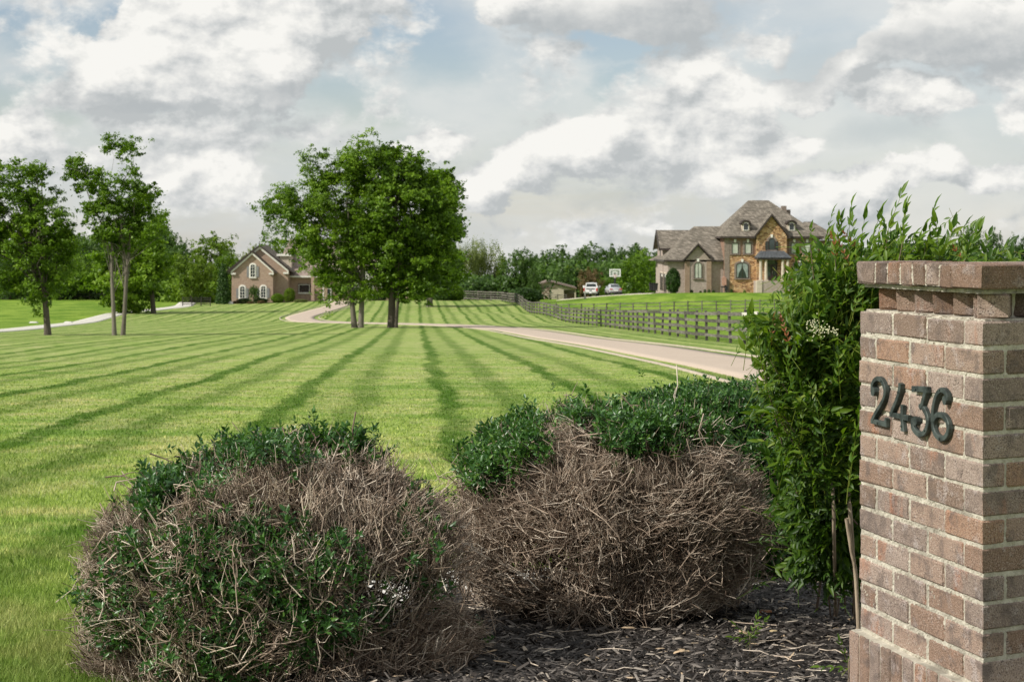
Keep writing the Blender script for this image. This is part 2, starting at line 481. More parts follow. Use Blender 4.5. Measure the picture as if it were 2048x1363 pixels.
def brick_mat():
    m, nt, b, out = newmat('pillar_brick')
    oi = nt.nodes.new('ShaderNodeObjectInfo'); tc = nt.nodes.new('ShaderNodeTexCoord').outputs['Object']
    v = VM(nt, 'ADD', tc, N(nt, 'ShaderNodeCombineXYZ', ins={0: MATH(nt, 'MULTIPLY', oi.outputs['Random'], 37.0), 1: MATH(nt, 'MULTIPLY', oi.outputs['Random'], 11.0)}).outputs[0])
    base = RAMP(nt, oi.outputs['Random'], [(0, (.235, .165, .125)), (.12, (.33, .235, .18)), (.25, (.28, .215, .18)), (.38, (.35, .25, .195)), (.5, (.28, .185, .135)),
                                           (.62, (.36, .28, .235)), (.74, (.36, .225, .155)), (.84, (.24, .175, .14)), (.92, (.38, .29, .24)), (1, (.27, .20, .165))], 'CONSTANT')
    n1 = NOISE(nt, VM(nt, 'MULTIPLY', v, (7, 7, 3)), 1.0, 5, .65)
    base = MIX(nt, MAPR(nt, n1, .54, .70, 0, .75), base, (.40, .17, .09))
    n4 = NOISE(nt, VM(nt, 'ADD', v, (5, 3, 1)), 11, 5, .65)
    base = MIX(nt, MAPR(nt, n4, .50, .66, 0, .75), base, (.15, .12, .108))
    n2 = NOISE(nt, v, 18, 7, .7)
    base = MIX(nt, MAPR(nt, n2, .52, .68, 0, .65), base, (.46, .40, .38))
    n3 = NOISE(nt, v, 300, 3, .65)
    pit = MATH(nt, 'MULTIPLY', MAPR(nt, n3, .49, .38, 0, .95), MAPR(nt, n2, .30, .62, .35, 1.0))
    base = MIX(nt, pit, base, (.07, .052, .043))
    base = MIX(nt, MATH(nt, 'MULTIPLY', MAPR(nt, n3, .56, .66, 0, .7), MAPR(nt, n4, .62, .4, .15, 1.0)), base, (.58, .51, .46))
    vo = nt.nodes.new('ShaderNodeTexVoronoi'); nt.links.new(VM(nt, 'ADD', v, VM(nt, 'MULTIPLY', w_noise(nt, v), (.02, .02, .02))), vo.inputs['Vector']); vo.inputs['Scale'].default_value = 30; vo.feature = 'DISTANCE_TO_EDGE'
    crack = MATH(nt, 'MULTIPLY', MAPR(nt, vo.outputs['Distance'], .028, .0), MAPR(nt, n1, .38, .30))
    base = MIX(nt, MATH(nt, 'MULTIPLY', crack, .8), base, (.06, .045, .04))
    base = MIX(nt, 1.0, base, oi.outputs['Color'], 'MULTIPLY')
    h = MATH(nt, 'ADD', MATH(nt, 'MULTIPLY', n3, .5), MATH(nt, 'MULTIPLY', n2, 1.0))
    h = MATH(nt, 'SUBTRACT', h, MATH(nt, 'MULTIPLY', crack, .7))
    setc(nt, b, base, .92, .2, h, 1.0, .007)
    return m


def mortar_mat():
    m, nt, b, out = newmat('mortar')
    v = nt.nodes.new('ShaderNodeTexCoord').outputs['Object']
    n = NOISE(nt, v, 30, 6, .7); n2 = NOISE(nt, v, 300, 3, .7)
    c = MIX(nt, MAPR(nt, n, .35, .7), (.43, .395, .325), (.62, .58, .49))
    c = MIX(nt, MAPR(nt, n2, .45, .3, 0, .5), c, (.25, .22, .17))
    c = MIX(nt, MAPR(nt, NOISE(nt, v, 5, 6, .7), .50, .68, 0, .75), c, (.22, .20, .165))
    setc(nt, b, c, .95, .1, MATH(nt, 'ADD', n, MATH(nt, 'MULTIPLY', n2, .5)), .9, .006)
    return m


def wallbrick(name, c1, c2, mort, scale=3.0, stone=False):
    m, nt, b, out = newmat(name)
    v = nt.nodes.new('ShaderNodeTexCoord').outputs['Object']
    sx = N(nt, 'ShaderNodeSeparateXYZ', ins={0: v})
    q = N(nt, 'ShaderNodeCombineXYZ', ins={0: MATH(nt, 'ADD', sx.outputs[0], sx.outputs[1]), 1: sx.outputs[2]}).outputs[0]
    if stone:
        vo = nt.nodes.new('ShaderNodeTexVoronoi'); nt.links.new(VM(nt, 'MULTIPLY', q, (3.4, 8.0, 1)), vo.inputs['Vector']); vo.inputs['Scale'].default_value = 1.0
        sp = N(nt, 'ShaderNodeSeparateColor', ins={0: vo.outputs['Color']})
        c = RAMP(nt, sp.outputs[0], [(0, (.19, .105, .055)), (.2, (.42, .25, .13)), (.45, (.54, .34, .175)), (.7, (.60, .42, .25)), (.85, (.31, .185, .105)), (1, (.68, .52, .34))], 'CONSTANT')
        setc(nt, b, c, .9, .2, vo.outputs['Distance'], .8, .05)
    else:
        bt = nt.nodes.new('ShaderNodeTexBrick'); nt.links.new(q, bt.inputs['Vector'])
        bt.inputs['Color1'].default_value = (*c1, 1); bt.inputs['Color2'].default_value = (*c2, 1); bt.inputs['Mortar'].default_value = (*mort, 1)
        bt.inputs['Scale'].default_value = 1.0; bt.inputs['Brick Width'].default_value = .24 * 3 / scale; bt.inputs['Row Height'].default_value = .08 * 3 / scale
        bt.inputs['Mortar Size'].default_value = .010
        n = NOISE(nt, q, 3.2, 5, .7)
        c = MIX(nt, MAPR(nt, n, .3, .7, 0, .45), bt.outputs['Color'], tuple(x * .72 for x in c1))
        setc(nt, b, c, .9, .2)
    return m


def shingle(name, c1, c2):
    m, nt, b, out = newmat(name)
    v = nt.nodes.new('ShaderNodeTexCoord').outputs['Object']
    sx = N(nt, 'ShaderNodeSeparateXYZ', ins={0: v})
    q = N(nt, 'ShaderNodeCombineXYZ', ins={0: MATH(nt, 'ADD', sx.outputs[0], sx.outputs[1]), 1: MATH(nt, 'MULTIPLY', sx.outputs[2], 1.3)}).outputs[0]
    bt = nt.nodes.new('ShaderNodeTexBrick'); nt.links.new(q, bt.inputs['Vector'])
    bt.inputs['Color1'].default_value = (*c1, 1); bt.inputs['Color2'].default_value = (*c2, 1); bt.inputs['Mortar'].default_value = (*[x * .6 for x in c1], 1)
    bt.inputs['Brick Width'].default_value = .5; bt.inputs['Row Height'].default_value = .26; bt.inputs['Mortar Size'].default_value = .018; bt.inputs['Scale'].default_value = 1
    n = NOISE(nt, q, 2.5, 5, .75)
    c = MIX(nt, MAPR(nt, n, .42, .60, 0, .75), bt.outputs['Color'], tuple(x * .55 for x in c1))
    setc(nt, b, c, .95, .1, n, .5, .03)
    return m


def wood_mat(name, c1, c2):
    m, nt, b, out = newmat(name)
    oi = nt.nodes.new('ShaderNodeObjectInfo'); v = nt.nodes.new('ShaderNodeTexCoord').outputs['Object']
    n = NOISE(nt, VM(nt, 'MULTIPLY', v, (3, 3, 14)), 1.5, 5, .7)
    c = MIX(nt, MAPR(nt, n, .35, .65), c1, c2)
    c = MIX(nt, 1.0, c, RAMP(nt, oi.outputs['Random'], [(0, .6), (.5, 1.0), (1, 1.35)]), 'MULTIPLY')
    setc(nt, b, c, .9, .15, n, .4, .01)
    return m


def drive_mat():
    m, nt, b, out = newmat('aggregate_drive')
    pos = nt.nodes.new('ShaderNodeNewGeometry').outputs['Position']
    n = NOISE(nt, pos, 60, 3, .7); n2 = NOISE(nt, pos, .6, 5, .6)
    c = MIX(nt, MAPR(nt, n, .35, .65), (.355, .285, .225), (.57, .475, .39))
    c = MIX(nt, MAPR(nt, n2, .4, .7, 0, .4), c, (.40, .325, .26))
    setc(nt, b, c, .9, .2, n, .3, .005)
    return m


M = {}
M['ground'] = ground_mat(); M['grass'] = grass_mat()
M['brick'] = brick_mat(); M['mortar'] = mortar_mat()
M['drive'] = drive_mat()
M['kerb'] = mottled('pale_concrete', (.37, .315, .25), (.46, .395, .32), 3, .9, .2, world_=True)
M['gravel'] = mottled('pale_gravel', (.44, .42, .37), (.62, .60, .54), 4, .95, .1, .4, .03, world_=True)
M['mulchbed'] = mottled('dark_mulch_soil', (.010, .008, .007), (.035, .027, .022), 60, .95, .15, .8, .02, world_=True)
M['stone'] = mottled('pale_flagstone', (.48, .46, .42), (.70, .68, .64), 12, .85, .25, .5, .01)
M['bronze'] = mottled('weathered_bronze', (.026, .035, .033), (.085, .105, .097), 35, .58, .4, .5, .003, metallic=.35)
M['wood'] = wood_mat('weathered_fence_wood', (.060, .054, .046), (.19, .178, .152))
M['wood_pale'] = wood_mat('pale_new_board', (.42, .40, .35), (.60, .58, .52))
M['darkwood'] = wood_mat('dark_stained_wood', (.030, .028, .026), (.075, .068, .06))
M['leafmain'] = leaf_mat('tree_leaves', [(0, (.038, .080, .006)), (.3, (.082, .158, .009)), (.6, (.145, .25, .014)), (1, (.25, .37, .035))], .5, .3, .33)
M['leafcool'] = leaf_mat('cool_tree_leaves', [(0, (.028, .062, .014)), (.4, (.058, .115, .022)), (.75, (.095, .17, .028)), (1, (.17, .25, .05))], .5, .3, .3)
M['leaflime'] = leaf_mat('lime_tree_leaves', [(0, (.05, .095, .006)), (.4, (.11, .18, .012)), (.75, (.18, .27, .02)), (1, (.28, .34, .05))], .5, .3, .35)
M['leafwillow'] = leaf_mat('willow_leaves', [(0, (.10, .13, .035)), (.4, (.17, .215, .06)), (.75, (.25, .29, .085)), (1, (.34, .36, .14))], .55, .3, .3)
M['leafrust'] = leaf_mat('rusty_leaves', [(0, (.07, .055, .025)), (.4, (.15, .11, .05)), (.75, (.21, .14, .08)), (1, (.20, .20, .06))], .6, .2, .25)
M['leafever'] = leaf_mat('evergreen_leaves', [(0, (.018, .045, .007)), (.4, (.034, .08, .012)), (.75, (.055, .12, .016)), (1, (.09, .17, .025))], .5, .3, .15)
M['holly'] = leaf_mat('holly_leaves', [(0, (.020, .060, .017)), (.4, (.042, .115, .026)), (.8, (.075, .17, .036)), (1, (.14, .25, .05))], .36, .5, .22, .2)
M['nandina'] = leaf_mat('nandina_leaves', [(0, (.028, .070, .006)), (.3, (.062, .130, .010)), (.65, (.125, .205, .014)), (.9, (.23, .29, .035)), (.97, (.27, .25, .05)), (1, (.26, .09, .04))], .45, .35, .38, .12)
M['redleaf'] = leaf_mat('rusty_red_leaves', [(0, (.20, .06, .02)), (1, (.34, .13, .05))], .45, .4, .35, .12)
M['bark'] = bark_mat('tree_bark', (.10, .085, .065), (.17, .15, .12), (.24, .215, .18))
M['barkdark'] = bark_mat('dark_tree_bark', (.05, .042, .032), (.085, .072, .056), (.13, .11, .09))
M['twig'] = bark_mat('bare_twigs', (.12, .082, .060), (.40, .31, .235), (.80, .70, .58))
M['cane'] = bark_mat('pale_canes', (.14, .10, .07), (.32, .25, .18), (.42, .34, .25))
M['chip'] = None
m_, nt_, b_, o_ = newmat('mulch_chips')
at_ = nt_.nodes.new('ShaderNodeAttribute'); at_.attribute_name = 'rnd'
n_ = NOISE(nt_, nt_.nodes.new('ShaderNodeNewGeometry').outputs['Position'], 120, 3)
c_ = RAMP(nt_, at_.outputs['Fac'], [(0, (.007, .005, .004)), (.45, (.026, .021, .018)), (.76, (.080, .068, .060)), (.92, (.20, .175, .155)), (.98, (.38, .33, .27)), (1, (.50, .36, .22))])
setc(nt_, b_, c_, .6, .45, n_, .4, .003); M['chip'] = m_
M['Rbrick'] = wallbrick('taupe_brick_wall', (.30, .235, .20), (.44, .355, .31), (.50, .44, .40))
M['Rbrickred'] = wallbrick('brown_brick_wall', (.22, .125, .085), (.32, .185, .125), (.36, .28, .22))
M['Rbricktrim'] = wallbrick('grey_brick_trim', (.19, .145, .12), (.28, .22, .185), (.36, .31, .27))
M['Rquoin'] = wallbrick('quoin_brick', (.27, .185, .13), (.36, .26, .19), (.30, .25, .21), 1.2)
M['Rstone'] = wallbrick('tan_ledge_stone', (1, 1, 1), (1, 1, 1), (1, 1, 1), stone=True)
M['Lbrick'] = wallbrick('pinkish_brick_wall', (.34, .225, .165), (.45, .32, .24), (.48, .40, .33))
M['Rroof'] = shingle('brown_shingle_roof', (.150, .132, .108), (.315, .275, .228))
M['Lroof'] = shingle('rosy_shingle_roof', (.30, .235, .205), (.38, .305, .27))
M['trimdark'] = mottled('dark_trim_paint', (.040, .030, .027), (.065, .05, .045), 3, .5, .3)
M['trimwhite'] = mottled('cream_trim_paint', (.70, .67, .60), (.80, .78, .72), 3, .6, .3)
M['stucco'] = mottled('tan_stucco', (.47, .40, .32), (.58, .50, .41), 3, .9, .2)
M['keystone'] = mottled('pale_keystone', (.72, .70, .64), (.82, .80, .74), 4, .8, .2)
M['glass'] = mottled('dark_window_glass', (.018, .024, .028), (.05, .062, .07), .7, .08, .8, 0, 0)
M['blind'] = mottled('pale_green_blind', (.40, .43, .36), (.52, .55, .46), 1.5, .5, .4, 0, 0)
M['curtain'] = mottled('grey_green_curtain', (.20, .25, .23), (.33, .39, .36), 2.5, .8, .2, 0, 0)
M['door'] = mottled('dark_wood_door', (.022, .014, .012), (.05, .032, .025), 3, .4, .4)
M['metalroof'] = mottled('dark_metal_roof', (.055, .062, .07), (.10, .11, .12), 2, .45, .5)
M['barnwall'] = mottled('tan_barn_boards', (.44, .385, .30), (.52, .46, .36), 4, .85, .2)
M['barnroof'] = mottled('brown_barn_roof', (.16, .12, .10), (.22, .17, .14), 4, .8, .2)
M['barntrim'] = mottled('brown_barn_trim', (.17, .12, .09), (.22, .16, .12), 4, .8, .2)
M['shutter'] = mottled('blue_grey_shutter', (.20, .20, .20), (.26, .26, .26), 4, .7, .2)
M['white'] = mottled('white_car_paint', (.72, .72, .72), (.78, .78, .78), 2, .25, .6, 0, 0, coat=.6)
M['silver'] = mottled('silver_car_paint', (.45, .46, .48), (.52, .53, .55), 2, .3, .6, 0, 0, metallic=.4, coat=.6)
M['chrome'] = mottled('bright_metal', (.55, .55, .56), (.65, .65, .66), 2, .2, .6, 0, 0, metallic=.8)
M['rubber'] = mottled('black_rubber', (.012, .012, .012), (.025, .025, .025), 5, .8, .2)
M['red'] = mottled('red_lamp_glass', (.40, .03, .03), (.5, .06, .05), 5, .25, .5, 0, 0)
M['black'] = mottled('black_plastic', (.015, .016, .017), (.03, .03, .032), 5, .5, .4)
M['whitep'] = mottled('white_paint', (.80, .82, .80), (.86, .87, .85), 5, .5, .3)
M['net'] = mottled('pale_net', (.70, .62, .55), (.8, .72, .66), 5, .8, .2)
M['terracotta'] = mottled('pinkish_box', (.38, .20, .15), (.48, .28, .22), 5, .7, .3)
M['soilmulch'] = mottled('house_bed_mulch', (.05, .035, .028), (.10, .075, .06), 6, .95, .1, world_=True)
M['leafbrown'] = mottled('curled_brown_bark', (.20, .075, .03), (.32, .14, .06), 50, .7, .3)
M['leafyellow'] = mottled('dry_yellow_leaf', (.50, .38, .20), (.62, .50, .30), 50, .7, .3)
M['concrete_w'] = mottled('weathered_concrete', (.42, .38, .31), (.52, .475, .40), 2, .9, .2, world_=True)

# ------------------------------------------------------------------ ground, lawn, drive, lane
xs = axis([(-900, -200, 50), (-200, -70, 5), (-70, -12, 1.5), (-12, 12, .5), (12, 40, 1.5), (40, 120, 3), (120, 900, 40)])
ys = axis([(-60, 3, 3), (3, 30, .5), (30, 130, 1.5), (130, 300, 1.5), (300, 500, 10), (500, 2000, 75)])
GX, GY = np.meshgrid(xs, ys)
GZ = ground(GX, GY)
FENCE = [(13.0, 30), (12.2, 45), (11.3, 60), (W(1505, 77), 77), (W(1308, 111), 111), (W(1228, 139), 139), (W(1136, 178), 178), (W(1068, 212), 212), (W(1013, 262), 262), (W(985, 270), 270), (W(920, 277), 277)]
LANE = [(-30.5, 60), (-32, 95), (W(0, 121), 121), (W(101, 152), 152), (W(223, 206), 206), (W(304, 224), 224), (W(358, 242), 242), (W(372, 256), 256), (W(380, 300), 300)]
fx = np.interp(GY, [p[1] for p in FENCE[:9]] + [400], [p[0] for p in FENCE[:9]] + [-5])
lx = np.interp(GY, [p[1] for p in LANE], [p[0] for p in LANE])
zone = np.clip((GX - fx) / 1.5 + .5, 0, 1) + np.clip((lx - GX) / 1.5 + .5, 0, 1) + np.clip((GY - 279) / 4, 0, 1)
zone = np.clip(zone, 0, 1)
ny, nx = GX.shape
idx = np.arange(ny * nx).reshape(ny, nx)
fc = np.stack([idx[:-1, :-1], idx[:-1, 1:], idx[1:, 1:], idx[1:, :-1]], -1).reshape(-1, 4)
g_o = raw('ground', np.stack([GX, GY, GZ], -1).reshape(-1, 3), fc, M['ground'], smooth=True, rnd=zone.ravel())
tag(g_o, kind='structure')


def catmull(pts, step=1.0):
    pts = [np.array(p, float) for p in pts]; out = []
    P = [2 * pts[0] - pts[1]] + pts + [2 * pts[-1] - pts[-2]]
    for i in range(1, len(P) - 2):
        n = max(2, int(np.linalg.norm(P[i + 1] - P[i]) / step))
        for k in range(n):
            t = k / n
            out.append(.5 * ((2 * P[i]) + (-P[i - 1] + P[i + 1]) * t + (2 * P[i - 1] - 5 * P[i] + 4 * P[i + 1] - P[i + 2]) * t * t + (-P[i - 1] + 3 * P[i] - 3 * P[i + 1] + P[i + 2]) * t ** 3))
    out.append(pts[-1]); return np.array(out)


def ribbon(name, pts, halfw, off0, off1, lift, mat, step=1.0, ncross=9, rough=0.0):
    """strip following the ground between lateral offsets off0..off1 (fractions of halfw may be arrays)"""
    c = catmull(pts, step); t = np.gradient(c, axis=0); t /= np.linalg.norm(t, axis=1, keepdims=True)
    nrm = np.stack([t[:, 1], -t[:, 0]], -1)
    hw = halfw(len(c)) if callable(halfw) else np.full(len(c), halfw)
    o = np.linspace(off0, off1, ncross)
    X = c[:, None, 0] + nrm[:, None, 0] * (hw[:, None] * 0 + o[None, :] + np.sign(o)[None, :] * (hw[:, None]))
    Y = c[:, None, 1] + nrm[:, None, 1] * (o[None, :] + np.sign(o)[None, :] * hw[:, None])
    if rough: X[:, 0] += RNG.normal(0, rough, len(c)); X[:, -1] += RNG.normal(0, rough, len(c))
    Z = ground(X, Y) + lift
    Z[:, 0] -= .12; Z[:, -1] -= .12
    X[:, 0] = X[:, 1] - (X[:, 2] - X[:, 1]) * .001; X[:, -1] = X[:, -2] + (X[:, -2] - X[:, -3]) * .001
    Y[:, 0] = Y[:, 1]; Y[:, -1] = Y[:, -2]
    n, k = X.shape; ii = np.arange(n * k).reshape(n, k)
    f = np.stack([ii[:-1, :-1], ii[:-1, 1:], ii[1:, 1:], ii[1:, :-1]], -1).reshape(-1, 4)
    return tag(raw(name, np.stack([X, Y, Z], -1).reshape(-1, 3), f, mat, smooth=False), kind='structure')


DRIVE = [(6.9, 14), (6.5, 28), (6.2, 40), (5.75, 53), (4.85, 69), (2.95, 92), (1.45, 114), (-.9, 137), (-5.2, 156), (-10.5, 168), (-15.5, 175), (-20.2, 184), (-22.6, 197), (-22.9, 214), (-22.7, 232), (-23.0, 246), (-23.4, 260)]
ribbon('driveway', DRIVE, 0.0, -2.0, 2.0, .035, M['drive'], 1.2, 9)
ribbon('driveway_kerb', DRIVE, 0.0, 1.985, 2.13, .048, M['kerb'], 1.2, 6)
ribbon('driveway_kerb', DRIVE, 0.0, -2.13, -1.985, .048, M['kerb'], 1.2, 6)
ribbon('gravel_lane', LANE, 0.0, -1.6, 1.6, .03, M['gravel'], 1.5, 9, .1)
ribbon('concrete_drive', [(W(1120, 262), 262), (W(1180, 261), 261), (W(1240, 258), 258), (W(1300, 252), 252), (W(1340, 249), 249)], 0.0, -4.2, 4.2, .05, M['concrete_w'], 1.2, 13)

# mown lawn blades in front: one mass of grass
nb = 760000
yy = 5.6 * (60 / 5.6) ** (RNG.random(nb) ** 1.25)
pxx = RNG.uniform(-1000, 2500, nb)
xx = (pxx - CX) * yy / F
keep = ~((yy < 8.25 + .1 * np.sin(xx * 5)) & (xx > -.78 - (yy < 7.4) * .0 + .12 * np.sin(yy * 3)))
yy = yy[keep]; xx = xx[keep]; nb = len(yy)
zz = ground(xx, yy)
hh = (.022 + .018 * RNG.random(nb)) * (1 + .35 * np.clip((8.4 - yy) / 1.5, 0, 1)); hh *= np.clip(1.25 - yy / 55, .3, 1); ww = .0012 + .00048 * yy * RNG.random(nb)
an = RNG.uniform(0, 2 * np.pi, nb); le = RNG.normal(0, .5, (nb, 2)) * hh[:, None]
V = np.zeros((nb, 3, 3))
V[:, 0] = np.stack([xx - np.cos(an) * ww, yy - np.sin(an) * ww, zz - .004], -1)
V[:, 1] = np.stack([xx + np.cos(an) * ww, yy + np.sin(an) * ww, zz - .004], -1)
V[:, 2] = np.stack([xx + le[:, 0], yy + le[:, 1], zz + hh], -1)
tag(raw('lawn_grass', V.reshape(-1, 3), np.arange(nb * 3).reshape(-1, 3), M['grass'], rnd=np.repeat(RNG.random(nb) * np.clip(.45 + (yy - 6.2) / 5, .45, 1), 3)),
    'short mown grass blades of the striped front lawn', 'grass', kind='stuff')
# ------------------------------------------------------------------ the brick pillar
PC = np.array([1.13, 4.44]); dA = np.array([-.2335, .972]); dB = np.array([math.sin(math.radians(62)), math.cos(math.radians(62))])
nA = np.array([-.972, -.2335]); nB = np.array([dB[1], -dB[0]])
pillar = thing('brick_pillar', 'tall reddish brown brick gate pillar carrying bronze house numbers', 'gate pillar', (PC[0], PC[1], -.2))
OFFZ = .2


def chambrick(L, D, H, seed, ch=.004):
    """brick with worn, chamfered edges: 24 verts"""
    r = random.Random(seed); vs = []; fs = []
    X, Y, Z = L / 2, D / 2, H / 2
    key = {}
    for sx in (-1, 1):
        for sy in (-1, 1):
            for sz in (-1, 1):
                c = [ch * r.uniform(.5, 1.8) for _ in range(3)]
                for a in range(3):
                    p = [sx * (X - (ch if a != 0 else 0) * r.uniform(.5, 1.6)), sy * (Y - (ch if a != 1 else 0) * r.uniform(.5, 1.6)), sz * (Z - (ch if a != 2 else 0) * r.uniform(.5, 1.6))]
                    p[a] += r.uniform(-.0020, .0020)
                    key[(sx, sy, sz, a)] = len(vs); vs.append(p)
    k = key
    for s in (-1, 1):
        q = [k[(s, -1, -1, 0)], k[(s, 1, -1, 0)], k[(s, 1, 1, 0)], k[(s, -1, 1, 0)]]; fs.append(q if s > 0 else q[::-1])
        q = [k[(-1, s, -1, 1)], k[(-1, s, 1, 1)], k[(1, s, 1, 1)], k[(1, s, -1, 1)]]; fs.append(q if s > 0 else q[::-1])
        q = [k[(-1, -1, s, 2)], k[(1, -1, s, 2)], k[(1, 1, s, 2)], k[(-1, 1, s, 2)]]; fs.append(q if s > 0 else q[::-1])
    for s in (-1, 1):
        for t in (-1, 1):
            fs.append([k[(s, t, -1, 0)], k[(s, t, 1, 0)], k[(s, t, 1, 1)], k[(s, t, -1, 1)]][::(1 if s * t > 0 else -1)])
            fs.append([k[(s, -1, t, 0)], k[(s, -1, t, 2)], k[(s, 1, t, 2)], k[(s, 1, t, 0)]][::(1 if s * t > 0 else -1)])
            fs.append([k[(-1, s, t, 1)], k[(1, s, t, 1)], k[(1, s, t, 2)], k[(-1, s, t, 2)]][::(1 if s * t > 0 else -1)])
            for u in (-1, 1): fs.append([k[(s, t, u, 0)], k[(s, t, u, 1)], k[(s, t, u, 2)]])
    return vs, fs


_bm = {}


def brick(L, D, H, center, ang, tilt=(0, 0), label=None, var=4, tone=1):
    kk = (round(L, 3), round(D, 3), round(H, 3), random.randrange(var))
    if kk not in _bm:
        vs, fs = chambrick(L, D, H, hash(kk) & 0xffff, .0042)
        me = bpy.data.meshes.new('brick'); me.from_pydata(vs, [], [tuple(f) for f in fs]); me.update(); me.materials.append(M['brick']); _bm[kk] = me
    o = link('brick', _bm[kk], pillar, (center[0] - PC[0], center[1] - PC[1], center[2] + OFFZ), (tilt[0], tilt[1], ang))
    if label: o['label'] = label
    if tone != 1: o.color = (tone, tone * .97, tone * .95, 1)  # scales the whole brick's colour; cap and saw-tooth courses are darker
    return o


aA = math.atan2(dA[1], dA[0]); aB = math.atan2(dB[1], dB[0])
CH = .0681; BH = .0588; TOPZ = 1.405; BD = .05
WA = .712; WB = .74


def facebrick(face, s0, s1, zc, H=BH, proud=0.0, D=BD, tilt=0.0, label=None):
    d, n, a = (dA, nA, aA) if face == 'A' else (dB, nB, aB)
    c = PC + d * (s0 + s1) / 2 + n * (proud - D / 2)
    return brick(s1 - s0, D, H, (c[0], c[1], zc), a, (random.uniform(-.006, .006), tilt + random.uniform(-.004, .004)), label)


J = .0098
def cornerbrick(a, b, zc, H=BH, out=0.0, tone=1, seed=0):
    """brick wrapping the acute corner: a metres along face A, b along face B"""
    rr = random.Random(seed); ch = .004; rings = []
    for (ins, z) in ((ch, -H / 2), (0, -H / 2 + ch), (0, H / 2 - ch), (ch, H / 2)):
        q = []
        for (p, e) in (((0, 0), (1, 1)), ((0, b), (1, -1)), ((a, b), (-1, -1)), ((a, 0), (-1, 1))):
            v_ = dA * (p[0] + e[0] * ins) + dB * (p[1] + e[1] * ins) + (nA + nB) * out * 1.3333
            q.append((v_[0] + rr.uniform(-.0012, .0012), v_[1] + rr.uniform(-.0012, .0012), z + rr.uniform(-.001, .001)))
        rings.append(q)
    vs = [p for q in rings for p in q]; fs = [(3, 2, 1, 0), (12, 13, 14, 15)]
    for i in range(3):
        for k in range(4): fs.append((i * 4 + k, i * 4 + (k + 1) % 4, (i + 1) * 4 + (k + 1) % 4, (i + 1) * 4 + k))
    me = bpy.data.meshes.new('brick'); me.from_pydata(vs, [], [f[::-1] for f in fs]); me.update(); me.materials.append(M['brick'])
    bm_fix(me)
    o = link('brick', me, pillar, (0, 0, zc + OFFZ))
    if tone != 1: o.color = (tone, tone * .97, tone * .95, 1)
    return o


def bm_fix(me):
    import bmesh
    bm = bmesh.new(); bm.from_mesh(me); bmesh.ops.recalc_face_normals(bm, faces=bm.faces); bm.to_mesh(me); bm.free()


for r in range(13):
    z = TOPZ - CH * (r + .5) + .003
    cuts = [.098, .301, .504, WA] if r % 2 == 0 else [.2, .403, .606, WA]
    cb = [.2, .403, .606, WB] if r % 2 == 0 else [.072, .275, .478, WB]
    cornerbrick(cuts[0] - J / 2, cb[0] - J / 2, z, seed=r)
    for i in range(len(cuts) - 1):
        a, b = cuts[i], cuts[i + 1]
        facebrick('A', a + J / 2, b - (J / 2 if b < WA - 1e-6 else 0), z + random.uniform(-.001, .001), proud=random.uniform(-.0015, .0015))
    for i in range(len(cb) - 1):
        a, b = cb[i], cb[i + 1]
        facebrick('B', a + J / 2, b - J / 2, z + random.uniform(-.001, .001), proud=random.uniform(-.002, .001) + (.002 if (r in (3, 4, 5) and i == 0) else 0), tilt=(.02 if (r in (3, 4) and i == 0) else 0))
# plinth: soldier bricks standing proud of the shaft
for k in range(11):
    s = WA + .022 - .034 - k * .0677
    if s < .03: continue
    d = PC + dA * s + nA * (.024 - BD / 2)
    brick(BH, BD, .198, (d[0], d[1], TOPZ - 13 * CH - .102), aA, (random.uniform(-.01, .01), random.uniform(-.012, .012)))
for k in range(11):
    s = .075 + k * .0677
    d = PC + dB * s + nB * (.024 - BD / 2)
    brick(BH, BD, .198, (d[0], d[1], TOPZ - 13 * CH - .102), aB, (random.uniform(-.01, .01), 0))
cornerbrick(.055, .034, TOPZ - 13 * CH - .102, H=.198, out=.024, seed=51)
for r in range(5):
    z = TOPZ - 13 * CH - .215 - CH * (r + .5)
    cornerbrick(.12, .16, z, out=.024, seed=60 + r)
    for i in range(3):
        facebrick('A', .13 + i * .2, .13 + i * .2 + .19, z, proud=.024); facebrick('B', .17 + i * .2, .17 + i * .2 + .19, z, proud=.024)
# saw-tooth course under the cap: bricks set askew, recessed behind the shaft
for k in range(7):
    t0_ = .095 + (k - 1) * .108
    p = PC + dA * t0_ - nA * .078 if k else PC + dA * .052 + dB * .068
    brick(.078, .078, .0585, (p[0], p[1], 1.4395 + random.uniform(-.001, .001)), math.radians((-31.5 if k else -14) + random.uniform(-4, 4)), (0, 0), tone=random.uniform(.6, .85))
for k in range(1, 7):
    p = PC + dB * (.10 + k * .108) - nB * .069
    brick(.078, .078, .0585, (p[0], p[1], 1.4395), aB + math.radians(45), (0, 0), tone=.6)
